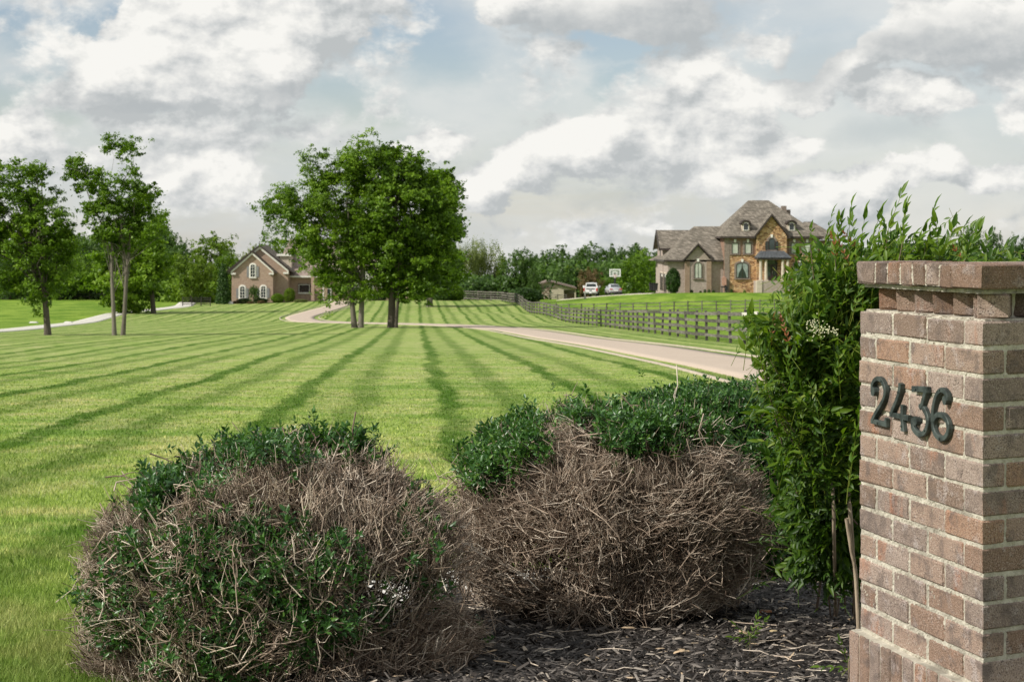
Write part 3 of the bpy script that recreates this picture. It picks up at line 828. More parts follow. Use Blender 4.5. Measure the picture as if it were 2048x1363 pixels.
# rowlock cap course, overhanging
ZC = 1.511; HC = .060; OV = .007
for (a, b) in [(.150 + i * .0755, .150 + i * .0755 + .064) for i in range(6)] + [(.604, WA + .006)]:
    c = PC + dA * (a + b) / 2 + nA * (OV - .10)
    brick(b - a, .2, HC, (c[0], c[1], ZC + random.uniform(-.0025, .0025)), aA, (random.uniform(-.012, .012), random.uniform(-.012, .012)), tone=random.uniform(.68, .9))
cornerbrick(.183, .150, ZC + .001, HC, out=.007, seed=77, tone=.85)
for i, (a, b) in enumerate([(.118, .19), (.202, .274), (.286, .358), (.370, .442), (.454, .526), (.538, .61), (.622, .694)]):
    c = PC + dB * (a + b) / 2 + nB * (OV - .045)
    brick(b - a, .09, HC, (c[0], c[1], ZC), aB, (0, random.uniform(-.01, .01)), tone=.72)
for i in range(6):   # bricks of the cap's upper surface
    for j in range(4):
        c = PC + dA * (.03 + i * .115) + (-nA) * (.215 + j * .215 - .035)
        if np.dot(c - PC, nB) > OV - .14: continue
        brick(.105, .205, HC - .002, (c[0], c[1], ZC), aA, (0, 0), tone=.8)
# mortar body
core = MB()


def para(i0, i1, e0, e1):   # parallelogram outline inset from both faces
    A0 = PC + dA * e0 + dB * e0
    A0 = PC - nA * i0 - nB * i1
    return A0


def poly4(inA, inB, lenA, lenB):
    # inset lines: parallel to A by inA, to B by inB
    Mx = np.array([dA, -dB]).T
    base = PC - nA * inA
    base2 = PC - nB * inB
    t = np.linalg.solve(Mx, base2 - base); c0 = base + dA * t[0]
    a = c0 + dA * lenA; b = c0 + dB * lenB; d = a + dB * lenB
    return [tuple(c0 - PC), tuple(b - PC), tuple(d - PC), tuple(a - PC)]


def gridbody(polys, z0, z1, name, nz=40, ns=60, amp=.0007):
    """mortar shell with uneven surface on the four sides"""
    q = [np.array(p) for p in polys]; V = []; ring = []
    for i in range(4):
        a, b = q[i], q[(i + 1) % 4]
        for k in range(ns): ring.append(a + (b - a) * k / ns)
    ring = np.array(ring); n = len(ring); zs = np.linspace(z0, z1, nz)
    cen = ring.mean(0)
    out = []
    for z in zs:
        r = ring + (ring - cen) / np.linalg.norm(ring - cen, axis=1, keepdims=True) * RNG.normal(0, amp, (n, 1))
        out.append(np.column_stack([r, np.full(n, z + OFFZ)]))
    V = np.concatenate(out); I = np.arange(n * nz).reshape(nz, n)
    a = I[:-1]; b = np.roll(a, -1, axis=1); c = np.roll(I[1:], -1, axis=1); d = I[1:]
    f = [tuple(int(t) for t in x) for x in np.stack([a, b, c, d], -1).reshape(-1, 4)]
    f.append(tuple(int(t) for t in I[-1])); f.append(tuple(int(t) for t in I[0][::-1]))
    return raw(name, V, f, M['mortar'], pillar, smooth=False)


gridbody(poly4(.0035, .0035, WA - .008, WB), TOPZ - 13 * CH - .006, TOPZ - .002, 'mortar_joints', 160, 130, .0011)
gridbody(poly4(-.019, -.019, WA + .038, WB + .04), -.35, TOPZ - 13 * CH - .001, 'mortar_joints', 14, 50)
gridbody(poly4(.062, .062, WA - .12, WB), TOPZ - .004, 1.485, 'mortar_joints', 6, 50, .002)
gridbody(poly4(.016, .016, WA - .03, WB), TOPZ - .003, TOPZ + .004, 'mortar_bed', 3, 90, .002)
gridbody(poly4(.012, .012, WA - .02, WB), 1.470, 1.4805, 'mortar_bed', 3, 90, .002)
gridbody(poly4(-.0025, -.0025, WA + .006, WB), 1.4835, 1.5375, 'mortar_joints', 16, 130, .0012)
# beads of mortar along the bed joints
# pale inlay stone on the right hand face
c = PC + dB * .185 + nB * .004
mb = MB(); mb.prism([(-.03, -.05), (.05, -.06), (.06, .05), (-.005, .055)], -.012, .02)
o = mb.build('inlay_stone', M['stone'], pillar, loc=(c[0] - PC[0], c[1] - PC[1], 1.28 + OFFZ)); o.rotation_euler = (0, 0, aB)


# bronze numerals 2436
def stroke(mb, pts, w, dep0, dep1, closed=False):
    """pts in (x,z) metres; w list or number: stroke width; extruded from y=dep0 (front) to dep1"""
    pts = [np.array(p, float) for p in pts]; n = len(pts)
    ws = [w] * n if isinstance(w, (int, float)) else list(w)
    L = []; R = []
    for i in range(n):
        if closed: t = pts[(i + 1) % n] - pts[i - 1]
        else: t = pts[min(i + 1, n - 1)] - pts[max(i - 1, 0)]
        t = t / (np.linalg.norm(t) + 1e-9); nn = np.array([-t[1], t[0]])
        L.append((pts[i] + nn * ws[i] / 2, pts[i] + nn * ws[i] * .42)); R.append((pts[i] - nn * ws[i] / 2, pts[i] - nn * ws[i] * .42))
    vs = []
    for i in range(n):
        bev = (dep1 - dep0) * .13
        vs += [(L[i][0][0], dep1, L[i][0][1]), (L[i][0][0], dep0 + bev, L[i][0][1]), (L[i][1][0], dep0, L[i][1][1]),
               (R[i][1][0], dep0, R[i][1][1]), (R[i][0][0], dep0 + bev, R[i][0][1]), (R[i][0][0], dep1, R[i][0][1])]
    fs = []
    rng = n if closed else n - 1
    for i in range(rng):
        a = i * 6; b = ((i + 1) % n) * 6
        for k in range(6):
            k2 = (k + 1) % 6; fs.append((a + k, b + k, b + k2, a + k2))
    if not closed: fs += [(0, 1, 2, 3, 4, 5), tuple((n - 1) * 6 + k for k in range(5, -1, -1))]
    mb.add(vs, fs)


def smoothpts(p, n=5): return [tuple(q) for q in catmull(p, 1e9)] if n <= 1 else [tuple(q) for q in _cm(p, n)]


def _cm(pts, n):
    pts = [np.array(p, float) for p in pts]; out = []
    P = [2 * pts[0] - pts[1]] + pts + [2 * pts[-1] - pts[-2]]
    for i in range(1, len(P) - 2):
        for k in range(n):
            t = k / n
            out.append(.5 * ((2 * P[i]) + (-P[i - 1] + P[i + 1]) * t + (2 * P[i - 1] - 5 * P[i] + 4 * P[i + 1] - P[i + 2]) * t * t + (-P[i - 1] + 3 * P[i] - 3 * P[i + 1] + P[i + 2]) * t ** 3))
    out.append(pts[-1]); return out


def ball(mb, c, r, dep0, dep1):
    mb.prism([(c[0] + r * math.cos(a * math.pi / 5), c[1] + r * math.sin(a * math.pi / 5)) for a in range(10)], dep0, dep1)


def digit(kind, a_left, a_right, z0=1.101, h=.127):
    mb = MB(); w = abs(a_left - a_right); S = lambda pts: [(x * w, z * h) for x, z in pts]
    d0, d1 = -.014, -.001
    t = .0126
    if kind == '2':
        stroke(mb, smoothpts(S([(.10, .72), (.12, .86), (.38, .985), (.68, .955), (.86, .80), (.84, .63), (.66, .47), (.38, .29), (.16, .13), (.11, .05)])), t, d0, d1)
        ball(mb, (.19 * w, .70 * h), .0125, d0 - .001, d1 + .001)
        stroke(mb, S([(.02, .06), (.5, .055), (.93, .05)]), .0135, d0 + .0012, d1 - .001)
        stroke(mb, S([(.9, .01), (.91, .1), (.94, .19)]), [.015, .013, .010], d0 + .0006, d1 - .002)
    if kind == '4':
        stroke(mb, smoothpts(S([(.56, .985), (.52, .83), (.38, .62), (.2, .43), (.10, .30)])), [.0145] * 4 + [.0135] * 17, d0, d1)
        stroke(mb, S([(.03, .305), (.5, .30), (.97, .30)]), [.013, .013, .016], d0 + .0012, d1 - .001)
        stroke(mb, S([(.66, .55), (.64, .3), (.68, .12), (.68, .01)]), [.015, .0135, .0145, .022], d0 + .0005, d1 - .002)
    if kind == '3':
        stroke(mb, S([(.06, .91), (.5, .93), (.93, .945)], ), .0155, d0 + .0012, d1 - .001)
        stroke(mb, S([(.86, .97), (.62, .62), (.5, .56)]), [.015, .0145, .012], d0, d1)
        stroke(mb, smoothpts(S([(.46, .6), (.74, .53), (.92, .33), (.78, .1), (.45, .015), (.14, .1), (.08, .24), (.20, .315)])), [.009] * 4 + [.0145] * 32, d0 + .0006, d1 - .002)
        ball(mb, (.28 * w, .27 * h), .0115, d0 - .001, d1 + .001)
    if kind == '6':
        stroke(mb, smoothpts(S([(.83, .80), (.80, .93), (.55, .99), (.28, .85), (.12, .58), (.08, .32)])), t, d0, d1)
        ball(mb, (.76 * w, .80 * h), .0115, d0 - .001, d1 + .001)
        stroke(mb, S([(.5 + .40 * math.cos(i * math.pi / 12), .265 + .235 * math.sin(i * math.pi / 12)) for i in range(24)]), .0142, d0 + .0007, d1 - .001, True)
    for q in {'2': ((.68, .955), (.45, .055)), '4': ((.5, .80), (.66, .12)), '3': ((.3, .92), (.80, .13)), '6': ((.5, .985), (.5, .03))}[kind]:
        ball(mb, (q[0] * w, q[1] * h), .0030, d0 - .0022, d0 + .001)
    # local x runs towards the near corner (right in view): origin at a_left
    p = PC + dA * a_left
    o = mb.build('house_number', M['bronze'], pillar, loc=(p[0] - PC[0], p[1] - PC[1], z0 + OFFZ))
    o.rotation_euler = (0, 0, math.atan2(-dA[1], -dA[0]))
    o['label'] = 'dark bronze numeral %s with worn edges' % {'2': 'two', '4': 'four', '3': 'three', '6': 'six'}[kind]
    return o


digit('2', .613, .509); digit('4', .496, .377, 1.099); digit('3', .366, .262, 1.1); digit('6', .252, .147, 1.1)


# ------------------------------------------------------------------ mulch bed
def bed_inside(x, y):
    """>0 inside, metres-ish to the edge"""
    far = 8.15 + .12 * np.sin(x * 2.1) - y
    left = x - (-.70 + .12 * np.sin(y * 3))
    return np.minimum(far, left)


bx = np.linspace(-2.2, 4.5, 150); by = np.linspace(3.6, 8.6, 120)
BX, BY = np.meshgrid(bx, by)
ins = bed_inside(BX, BY)
BZ = ground(BX, BY) + np.clip(ins * .35, -.08, .035) + RNG.normal(0, .004, BX.shape) + .012 * np.sin(BX * 5) * np.cos(BY * 4)
ii = np.arange(BX.size).reshape(BX.shape)
tag(raw('mulch_bed', np.stack([BX, BY, BZ], -1).reshape(-1, 3), np.stack([ii[:-1, :-1], ii[:-1, 1:], ii[1:, 1:], ii[1:, :-1]], -1).reshape(-1, 4), M['mulchbed'], smooth=True), kind='structure')


def bedz(x, y): return ground(x, y) + np.clip(bed_inside(x, y) * .35, -.08, .035) + .012 * np.sin(x * 5) * np.cos(y * 4)


def chips(n, x0, x1, y0, y1, lo, hi, seed, name, label, tint=None):
    r = np.random.default_rng(seed)
    x = r.uniform(x0, x1, n); y = r.uniform(y0, y1, n); k = bed_inside(x, y) > .05; x = x[k]; y = y[k]; n = len(x)
    L = lo + (hi - lo) * r.random(n) ** 2.2; Wd = L * r.uniform(.10, .28, n); T = Wd * r.uniform(.25, .6, n)
    a = r.normal(0, .9, n); pitch = r.normal(0, .30, n)
    z = bedz(x, y) + T * .4 + r.random(n) * .026
    # hexagon-ish wedge: 6 verts
    loc = np.array([[-.5, -.35, -.5], [-.42, .5, -.5], [.5, .3, -.5], [.4, -.5, -.5], [-.3, .05, .5], [.34, -.05, .45]])
    loc = loc[None] + r.normal(0, .07, (n, 6, 3))
    q = loc * np.stack([L, Wd, T], -1)[:, None, :]
    ca, sa = np.cos(a), np.sin(a); cp, sp = np.cos(pitch), np.sin(pitch)
    X = q[..., 0] * cp[:, None] - q[..., 2] * sp[:, None]; Z = q[..., 0] * sp[:, None] + q[..., 2] * cp[:, None]
    V = np.stack([X * ca[:, None] - q[..., 1] * sa[:, None] + x[:, None], X * sa[:, None] + q[..., 1] * ca[:, None] + y[:, None], Z + z[:, None]], -1)
    f = np.array([[0, 3, 4], [3, 5, 4], [3, 2, 5], [2, 1, 5], [1, 4, 5], [1, 0, 4]])
    Fc = (np.arange(n)[:, None, None] * 6 + f[None]).reshape(-1, 3)
    rn = r.random(n) if tint is None else np.full(n, tint)
    tag(raw(name, V.reshape(-1, 3), Fc, M['chip'], rnd=np.repeat(rn, 6)), label, 'mulch', kind='stuff')


chips(48000, -1.0, 2.2, 5.3, 8.2, .010, .060, 3, 'mulch_chips', 'dark shredded wood mulch spread under the shrubs')
# loose dry twigs lying on the mulch
n = 90
r = np.random.default_rng(9)
tx = r.uniform(-.6, 1.9, n); ty = r.uniform(5.6, 7.4, n); ta = r.normal(0, .7, n); tl = r.uniform(.04, .2, n)
Pp = np.zeros((n, 4, 3))
for k in range(4):
    s = (k / 3 - .5)
    Pp[:, k, 0] = tx + np.cos(ta) * tl * s; Pp[:, k, 1] = ty + np.sin(ta) * tl * s + r.normal(0, .004, n)
    Pp[:, k, 2] = bedz(Pp[:, k, 0], Pp[:, k, 1]) + .022 + r.random(n) * .015
v, f = tubes(Pp, np.repeat(r.uniform(.0010, .0022, n)[:, None], 4, 1), 4)
tag(raw('twig_litter', v, f, M['twig'], rnd=np.repeat(r.uniform(.6, 1, n), 16)), 'thin dry twigs scattered over the dark mulch', 'twigs', kind='stuff')

# pale flat edging stones between bed and lawn
STN = [(775, 1205, 60, 22, 'pale flat edging stone at the lower left end of the row, under the left shrub'), (850, 1180, 62, 24, 'largest pale flat edging stone, seen through the left shrub twigs'),
       (925, 1165, 48, 20, 'pale flat edging stone just right of the largest one'), (975, 1200, 40, 16, 'low whitish stone in front of the edging row beside the mulch'),
       (1030, 1162, 40, 16, 'rounded pale stone in the gap between the two bare shrubs'), (1090, 1150, 42, 17, 'pale rough stone below the left edge of the right shrub'),
       (800, 1250, 40, 16, 'small grey edging stone nearest the mulch under the left shrub')]
for i, (px, py, w, h, lab) in enumerate(STN):
    Y = 8.15 - (py - 1165) / 60 * .45
    x = W(px, Y); wd = w * Y / F; rr = random.Random(i)
    top = [(wd * (1 + rr.uniform(-.15, .15)) * math.cos(a * math.pi / 5.5) * 1.0, .16 * (1 + rr.uniform(-.2, .2)) * math.sin(a * math.pi / 5.5)) for a in range(11)]
    mb = MB(); n = 11
    vs = [(p[0] * .96, p[1] * .96, .045 + rr.uniform(-.006, .006)) for p in top] + [(p[0] * 1.03, p[1] * 1.03, .03) for p in top] + [(p[0], p[1], -.06) for p in top] + [(0, 0, .05)]
    fs = [(k, (k + 1) % n, 3 * n) for k in range(n)] + [(k + n, (k + 1) % n + n, (k + 1) % n, k) for k in range(n)] + [(k + 2 * n, (k + 1) % n + 2 * n, (k + 1) % n + n, k + n) for k in range(n)]
    mb.add(vs, fs)
    o = mb.build('edging_stone', M['stone'], loc=(x, Y, gz(x, Y) + .02)); tag(o, lab, 'stone', 'pale edging stones along the bed')
# small gravel at the far side of the bed
n = 900; r = np.random.default_rng(21)
x = r.uniform(-1.2, 2.2, n); y = 8.15 + .12 * np.sin(x * 2.1) + r.normal(0, .10, n); s = r.uniform(.006, .02, n)
oc = np.array([[1, 0, 0], [0, 1, 0], [-1, 0, 0], [0, -1, 0], [0, 0, .7], [0, 0, -.7]])
V = (oc[None] * (1 + r.normal(0, .2, (n, 6, 1)))) * s[:, None, None] + np.stack([x, y, ground(x, y) + s * .4 + .01], -1)[:, None]
f = np.array([[0, 1, 4], [1, 2, 4], [2, 3, 4], [3, 0, 4], [1, 0, 5], [2, 1, 5], [3, 2, 5], [0, 3, 5]])
tag(raw('edge_gravel', V.reshape(-1, 3), (np.arange(n)[:, None, None] * 6 + f[None]).reshape(-1, 3), M['stone']), 'pale pebbles along the far edge of the mulch bed', 'gravel', kind='stuff')

# curled bark and dry leaves on the mulch
def curl(name, lab, cat, px, py, size, mat):
    Y = None
    for yy_ in np.arange(5.4, 8.4, .02):
        if HZ + F * (EYE - gz(W(px, yy_), yy_) - .04) / yy_ <= py: Y = yy_; break
    x = W(px, Y); mb = MB(); n = 7
    for (sx, sy, rr) in ((0, 0, 1), (.6, .2, .8)):
        vs = []
        for k in range(n):
            a = k / (n - 1) * 2.6 + .2
            for w_, q in ((-1, .75), (-.3, 1.0), (.4, .95), (1, .7)):
                vs.append((sx * size + w_ * size * .9 * rr, sy * size + math.cos(a) * size * .5 * q * rr, math.sin(a) * size * .55 * q * rr))
        mb.add(vs, [(k * 4 + j, k * 4 + j + 1, k * 4 + j + 5, k * 4 + j + 4) for k in range(n - 1) for j in range(3)])
    o = mb.build(name, mat, smooth=True, loc=(x, Y, float(bedz(x, Y)) + .015)); tag(o, lab, cat); o.rotation_euler = (0, 0, .4)


curl('curled_bark', 'rusty brown curled piece of bark on the mulch near the pillar', 'bark', 1528, 1238, .026, M['leafbrown'])
curl('dry_leaf', 'small crumpled yellowish dead leaf lying under the bare shrub', 'leaf', 1445, 1250, .016, M['leafyellow'])
curl('dry_leaf', 'tan curled dead leaf on the open mulch beside the curled bark', 'leaf', 1545, 1270, .015, M['leafyellow'])
# ------------------------------------------------------------------ leaves
def leafmesh(n, pos, axis_, nrm, length, width, droop=.15, fold=.25):
    """n leaves, each 8 faces (quads+tris as tris=10). pos base, axis_ direction, nrm up. returns verts (n,8,3), tri faces"""
    side = np.cross(axis_, nrm); side /= np.linalg.norm(side, axis=1, keepdims=True) + 1e-9
    nrm = np.cross(side, axis_); L = length[:, None]; Wd = width[:, None]

    def pt(t, s, dz): return pos + axis_ * L * t + side * Wd * s + nrm * (dz * Wd - droop * L * t * t)
    V = np.stack([pt(0, 0, 0), pt(.32, -.44, fold), pt(.33, 0, 0), pt(.32, .44, fold), pt(.66, -.36, fold * .9), pt(.66, 0, 0), pt(.66, .36, fold * .9), pt(1, 0, 0)], 1)
    f = np.array([[0, 2, 1], [0, 3, 2], [1, 2, 5], [1, 5, 4], [2, 3, 6], [2, 6, 5], [4, 5, 7], [5, 6, 7]])
    Fc = (np.arange(n)[:, None, None] * 8 + f[None]).reshape(-1, 3)
    return V.reshape(-1, 3), Fc


def unit(v): return v / (np.linalg.norm(v, axis=-1, keepdims=True) + 1e-9)


# rosettes of holly leaves, shared meshes, stem along +z
def rosette(seed, n=9, L=.026):
    r = np.random.default_rng(seed)
    a = np.arange(n) * 2.4 + r.normal(0, .2, n); el = np.linspace(.1, 1.15, n) + r.normal(0, .12, n)
    ax = np.stack([np.cos(a) * np.cos(el), np.sin(a) * np.cos(el), np.sin(el)], -1)
    up = np.stack([-np.cos(a) * np.sin(el), -np.sin(a) * np.sin(el), np.cos(el)], -1)
    base = np.zeros((n, 3)); base[:, 2] = np.linspace(-.030, .006, n)
    l = L * r.uniform(.75, 1.15, n)
    v, f = leafmesh(n, base + ax * .003, ax, up, l, l * .52, .12, .22)
    return v, f, np.repeat(np.clip(r.normal(.42, .2, n) + el * .12, 0, 1), 8)


ROS = [rosette(100 + i, 8 + i % 3, .025 + .002 * (i % 3)) for i in range(6)]


def frames(d, r):
    """random frames whose z axis = d  (n,3,3)"""
    z = unit(d); t = r.normal(0, 1, z.shape); x = unit(np.cross(t, z)); y = np.cross(z, x)
    return np.stack([x, y, z], -1)


def place_leafunits(units, pos, R, sc, r, obj_n, parent, ploc, name, mat, stuffname, stufflabel=None, tintshift=None):
    """first obj_n as separate shared-mesh objects, rest joined"""
    n = len(pos); which = r.integers(0, len(units), n)
    key = name + mat.name
    if key not in _umesh:
        _umesh[key] = []
        for v, f, rn in units:
            me = bpy.data.meshes.new(name); me.from_pydata(v.tolist(), [], f.tolist()); me.update()
            a = me.attributes.new('rnd', 'FLOAT', 'POINT'); a.data.foreach_set('value', rn.astype(np.float32)); me.materials.append(mat)
            me.polygons.foreach_set('use_smooth', np.ones(len(me.polygons), dtype=bool)); _umesh[key].append(me)
    for i in range(min(obj_n, n)):
        m = Matrix([list(R[i][0]) + [0], list(R[i][1]) + [0], list(R[i][2]) + [0], [0, 0, 0, 1]])
        o = link(name, _umesh[key][which[i]], parent, tuple(pos[i] - ploc), m.to_euler(), (sc[i],) * 3)
    Vs = []; Fs = []; Rs = []; base = 0
    for u, (v, f, rn) in enumerate(units):
        k = np.where((which == u) & (np.arange(n) >= obj_n))[0]
        if len(k) == 0: continue
        q = np.einsum('nij,vj->nvi', R[k], v) * sc[k][:, None, None] + (pos[k] - ploc)[:, None, :]
        Vs.append(q.reshape(-1, 3)); Fs.append((np.arange(len(k))[:, None, None] * len(v) + f[None]).reshape(-1, 3) + base); base += len(k) * len(v)
        sh = (r.normal(0, .1, len(k)) if tintshift is None else tintshift[k])
        Rs.append(np.clip(rn[None] + sh[:, None], 0, 1).ravel())
    if Vs:
        o = raw(stuffname, np.concatenate(Vs), np.concatenate(Fs), mat, parent, True, np.concatenate(Rs)); o['kind'] = 'stuff'


_umesh = {}


def shrub(name, label, c, rad, ntwig, green, seed, group=None, base_z=None, lean=0, thin=None):
    """rounded clipped shrub: c = centre (x,y,z), rad=(rx,ry,rz); green(u,dirs)-> probability that a twig carries leaves"""
    r = np.random.default_rng(seed); c = np.array(c, float); rad = np.array(rad, float)
    gzz = float(bedz(c[0], c[1])) if base_z is None else base_z
    root = thing(name, label, 'shrub', (c[0], c[1], gzz), group=group); ploc = np.array([c[0], c[1], gzz])
    # main limbs
    nm = 16
    az = np.arange(nm) * 2.4 + r.normal(0, .3, nm); el = r.uniform(.15, 1.35, nm)
    ends = np.stack([np.cos(az) * np.cos(el), np.sin(az) * np.cos(el), np.sin(el)], -1) * rad * .55 + c - [0, 0, rad[2] * .35]
    P = np.zeros((nm, 6, 3)); b0 = np.stack([c[0] + r.normal(0, .035, nm), c[1] + r.normal(0, .035, nm), np.full(nm, gzz - .03)], -1)
    for k in range(6):
        t = k / 5; P[:, k] = b0 * (1 - t) + ends * t; P[:, k, 2] += .06 * math.sin(t * 3.1) * rad[2]; P[:, k] += r.normal(0, .012, (nm, 3)) * (k > 0)
    v, f = tubes(P - ploc, np.linspace(.017, .006, 6)[None].repeat(nm, 0) * r.uniform(.7, 1.2, (nm, 1)), 6)
    raw('branches', v, f, M['barkdark'], root, True, np.repeat(r.uniform(0, 1, nm), 36))
    # secondary branches
    ns = 260
    src = r.integers(0, nm, ns); st = P[src, r.integers(2, 6, ns)]
    dd = unit(r.normal(0, 1, (ns, 3)) + [0, 0, .25]); tgt = c + dd * rad * r.uniform(.45, .85, (ns, 1))
    Q = np.zeros((ns, 5, 3))
    for k in range(5):
        t = k / 4; Q[:, k] = st * (1 - t) + tgt * t + r.normal(0, .012, (ns, 3)) * (0 < k)
        Q[:, k, 2] += .05 * math.sin(t * 3.1)
    Q[..., 2] = np.maximum(Q[..., 2], gzz + .02)
    v, f = tubes(Q - ploc, np.linspace(.0055, .0026, 5)[None].repeat(ns, 0) * r.uniform(.7, 1.2, (ns, 1)), 4)
    raw('branches', v, f, M['barkdark'], root, True, np.repeat(r.uniform(0, 1, ns), 20))
    if thin: pass
    # twigs: forked, ending on the clipped surface
    d = unit(r.normal(0, 1, (ntwig * 2, 3)) + [0, -.25, .12]); d = d[d[:, 2] > -.8][:ntwig]; n = len(d)
    lump = 1 + .045 * np.sin(d[:, 0] * 6 + seed) * np.cos(d[:, 2] * 5) + .03 * np.sin(d[:, 1] * 9)
    npat = 230; pd = unit(r.normal(0, 1, (npat, 3))); pat = np.argmax(d @ pd.T, axis=1)
    pflow = r.normal(0, .30, (npat, 3)); pdep = r.beta(1.2, 2.6, npat) * .22; pleaf = r.random(npat) ** 1.2
    dep = np.clip(r.beta(1.2, 5, n) * .28 + pdep[pat], 0, .5)
    # superellipsoid: a flatter clipped top
    pw = (np.abs(d) ** 2.15).sum(1) ** (-1 / 2.15)
    tip = c + d * pw[:, None] * rad * (lump * (1 - dep) + r.normal(0, .017, n))[:, None]
    if thin:
        keep_ = np.ones(n, bool); tpx = CX + F * tip[:, 0] / tip[:, 1]; tpy = HZ + F * (EYE - tip[:, 2]) / tip[:, 1]
        for (a_, b_, ra, rb, pr_) in thin: keep_ &= ~((((tpx - a_) / ra) ** 2 + ((tpy - b_) / rb) ** 2 < 1) & (r.random(n) < pr_))
        tip = tip[keep_]; d = d[keep_]; dep = dep[keep_]; pat = pat[keep_]; n = len(tip)
    ln = r.uniform(.07, .21, n)
    flow = unit(unit(tip - (c - [0, 0, rad[2] * .75])) * 1.0 + pflow[pat] + r.normal(0, .36, (n, 3)))
    start = tip - flow * ln[:, None]; start = start * .9 + (c + (start - c) * .72) * .1
    K = 4; T = np.zeros((n, K, 3)); bend = r.normal(0, .016, (n, 3)) + [0, 0, -.008]; bend2 = r.normal(0, .008, (n, 3))
    for k in range(K):
        t = k / (K - 1); T[:, k] = start * (1 - t) + tip * t + bend * math.sin(math.pi * t) + bend2 * math.sin(2 * math.pi * t)
    T[..., 2] = np.maximum(T[..., 2], gzz + .012 + .02 * r.random((n, 1)))
    rr = np.linspace(.0026, .0011, K)[None] * r.uniform(.65, 1.25, (n, 1))
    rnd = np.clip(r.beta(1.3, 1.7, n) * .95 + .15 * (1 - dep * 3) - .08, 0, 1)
    # forks
    kf = r.random(n) < .9; nf = kf.sum()
    fs_ = T[kf][:, 1] * .5 + T[kf][:, 2] * .5; fd = unit(flow[kf] + r.normal(0, .42, (nf, 3))) * r.uniform(.04, .12, (nf, 1))
    T2 = np.zeros((nf, K, 3)); b2 = r.normal(0, .008, (nf, 3))
    for k in range(K):
        t = k / (K - 1); T2[:, k] = fs_ + fd * t + b2 * math.sin(math.pi * t)
    T2[..., 2] = np.maximum(T2[..., 2], gzz + .012)
    T3 = T2.copy(); s3 = T[kf][:, 1]; fd3 = unit(flow[kf] + r.normal(0, .6, (nf, 3))) * r.uniform(.03, .10, (nf, 1)); b3 = r.normal(0, .007, (nf, 3))
    for k in range(K):
        t = k / (K - 1); T3[:, k] = s3 + fd3 * t + b3 * math.sin(math.pi * t)
    T3[..., 2] = np.maximum(T3[..., 2], gzz + .012)
    TT = np.concatenate([T, T2, T3]); RR = np.concatenate([rr, np.linspace(.0017, .0009, K)[None] * r.uniform(.7, 1.2, (nf, 1)), np.linspace(.0016, .0009, K)[None] * r.uniform(.7, 1.2, (nf, 1))])
    rd = np.concatenate([rnd, np.clip(rnd[kf] + r.normal(0, .12, nf), 0, 1), np.clip(rnd[kf] + r.normal(0, .15, nf), 0, 1)])
    v, f = tubes(TT - ploc, RR, 3)
    tw = raw('twigs', v, f, M['twig'], root, True, np.repeat(rd, K * 3)); tw['kind'] = 'stuff'
    # leaves
    dn = (tip - c) / rad
    pr = green(dn, tip); pr = np.where(pr < .45, pr * (.5 + pleaf[pat] * 1.4), pr) * (dep < .24)
    k = np.where(r.random(n) < pr)[0]
    # extra rosettes on leafy zones
    pos = tip[k]; dirs = unit(flow[k] + [0, 0, .35])
    ke = np.repeat(k, 3); pos = np.concatenate([pos, tip[ke] + r.normal(0, .030, (len(ke), 3)) - unit(tip[ke] - c) * r.random((len(ke), 1)) * .05])
    dirs = np.concatenate([dirs, unit(flow[ke] + r.normal(0, .5, (len(ke), 3)) + [0, 0, .3])])
    # largest in view first: those facing the camera side
    order = np.argsort(-(unit(pos - c) @ np.array([0, -1, .25])) + r.normal(0, .35, len(pos)))
    pos = pos[order]; dirs = dirs[order]
    place_leafunits(ROS, pos, frames(dirs, r), r.uniform(.55, 1.1, len(pos)), r, 240, root, ploc, 'leaf_cluster', M['holly'], 'leaves')
    return root


def blobs3(lst):
    def g(tip):
        s = np.zeros(len(tip))
        px = CX + F * tip[:, 0] / tip[:, 1]; py = HZ + F * (EYE - tip[:, 2]) / tip[:, 1]
        for (bx_, by_, rx, ry, wt) in lst:
            s = np.maximum(s, wt * np.clip(1.6 - ((px - bx_) / rx) ** 2 - ((py - by_) / ry) ** 2, 0, 1))
        return s
    return g


def world_zone(lst, Y, topw=.4, rim=0, back=0):
    """leafy patches given as world ellipsoids (x, z, rx, rz, weight) measured at the shrub's own distance"""
    lst = [(a, b, ra, rb, w, Y + (back if b < rim else 0)) for a, b, ra, rb, w in lst]
    ww_ = [((a - CX) * q / F, EYE - (b - HZ) * q / F, ra * q / F, rb * q / F, w) for a, b, ra, rb, w, q in lst]

    def g(dn, tip):
        s = np.zeros(len(tip))
        for (x, z, rx, rz, w) in ww_:
            s = np.maximum(s, w * np.clip(1.5 - ((tip[:, 0] - x) / rx) ** 2 - ((tip[:, 2] - z) / rz) ** 2, 0, 1))
        s = np.maximum(s, topw * np.clip((dn[:, 2] - .86) * 6, 0, 1))      # the clipped top is leafier
        s = np.maximum(s, .10 * np.clip((-dn[:, 0] - .90) * 6, 0, 1))
        s = np.maximum(s, .10 * np.clip((dn[:, 1] - .2) * 4, 0, 1))       # so is the far side
        return s
    return g


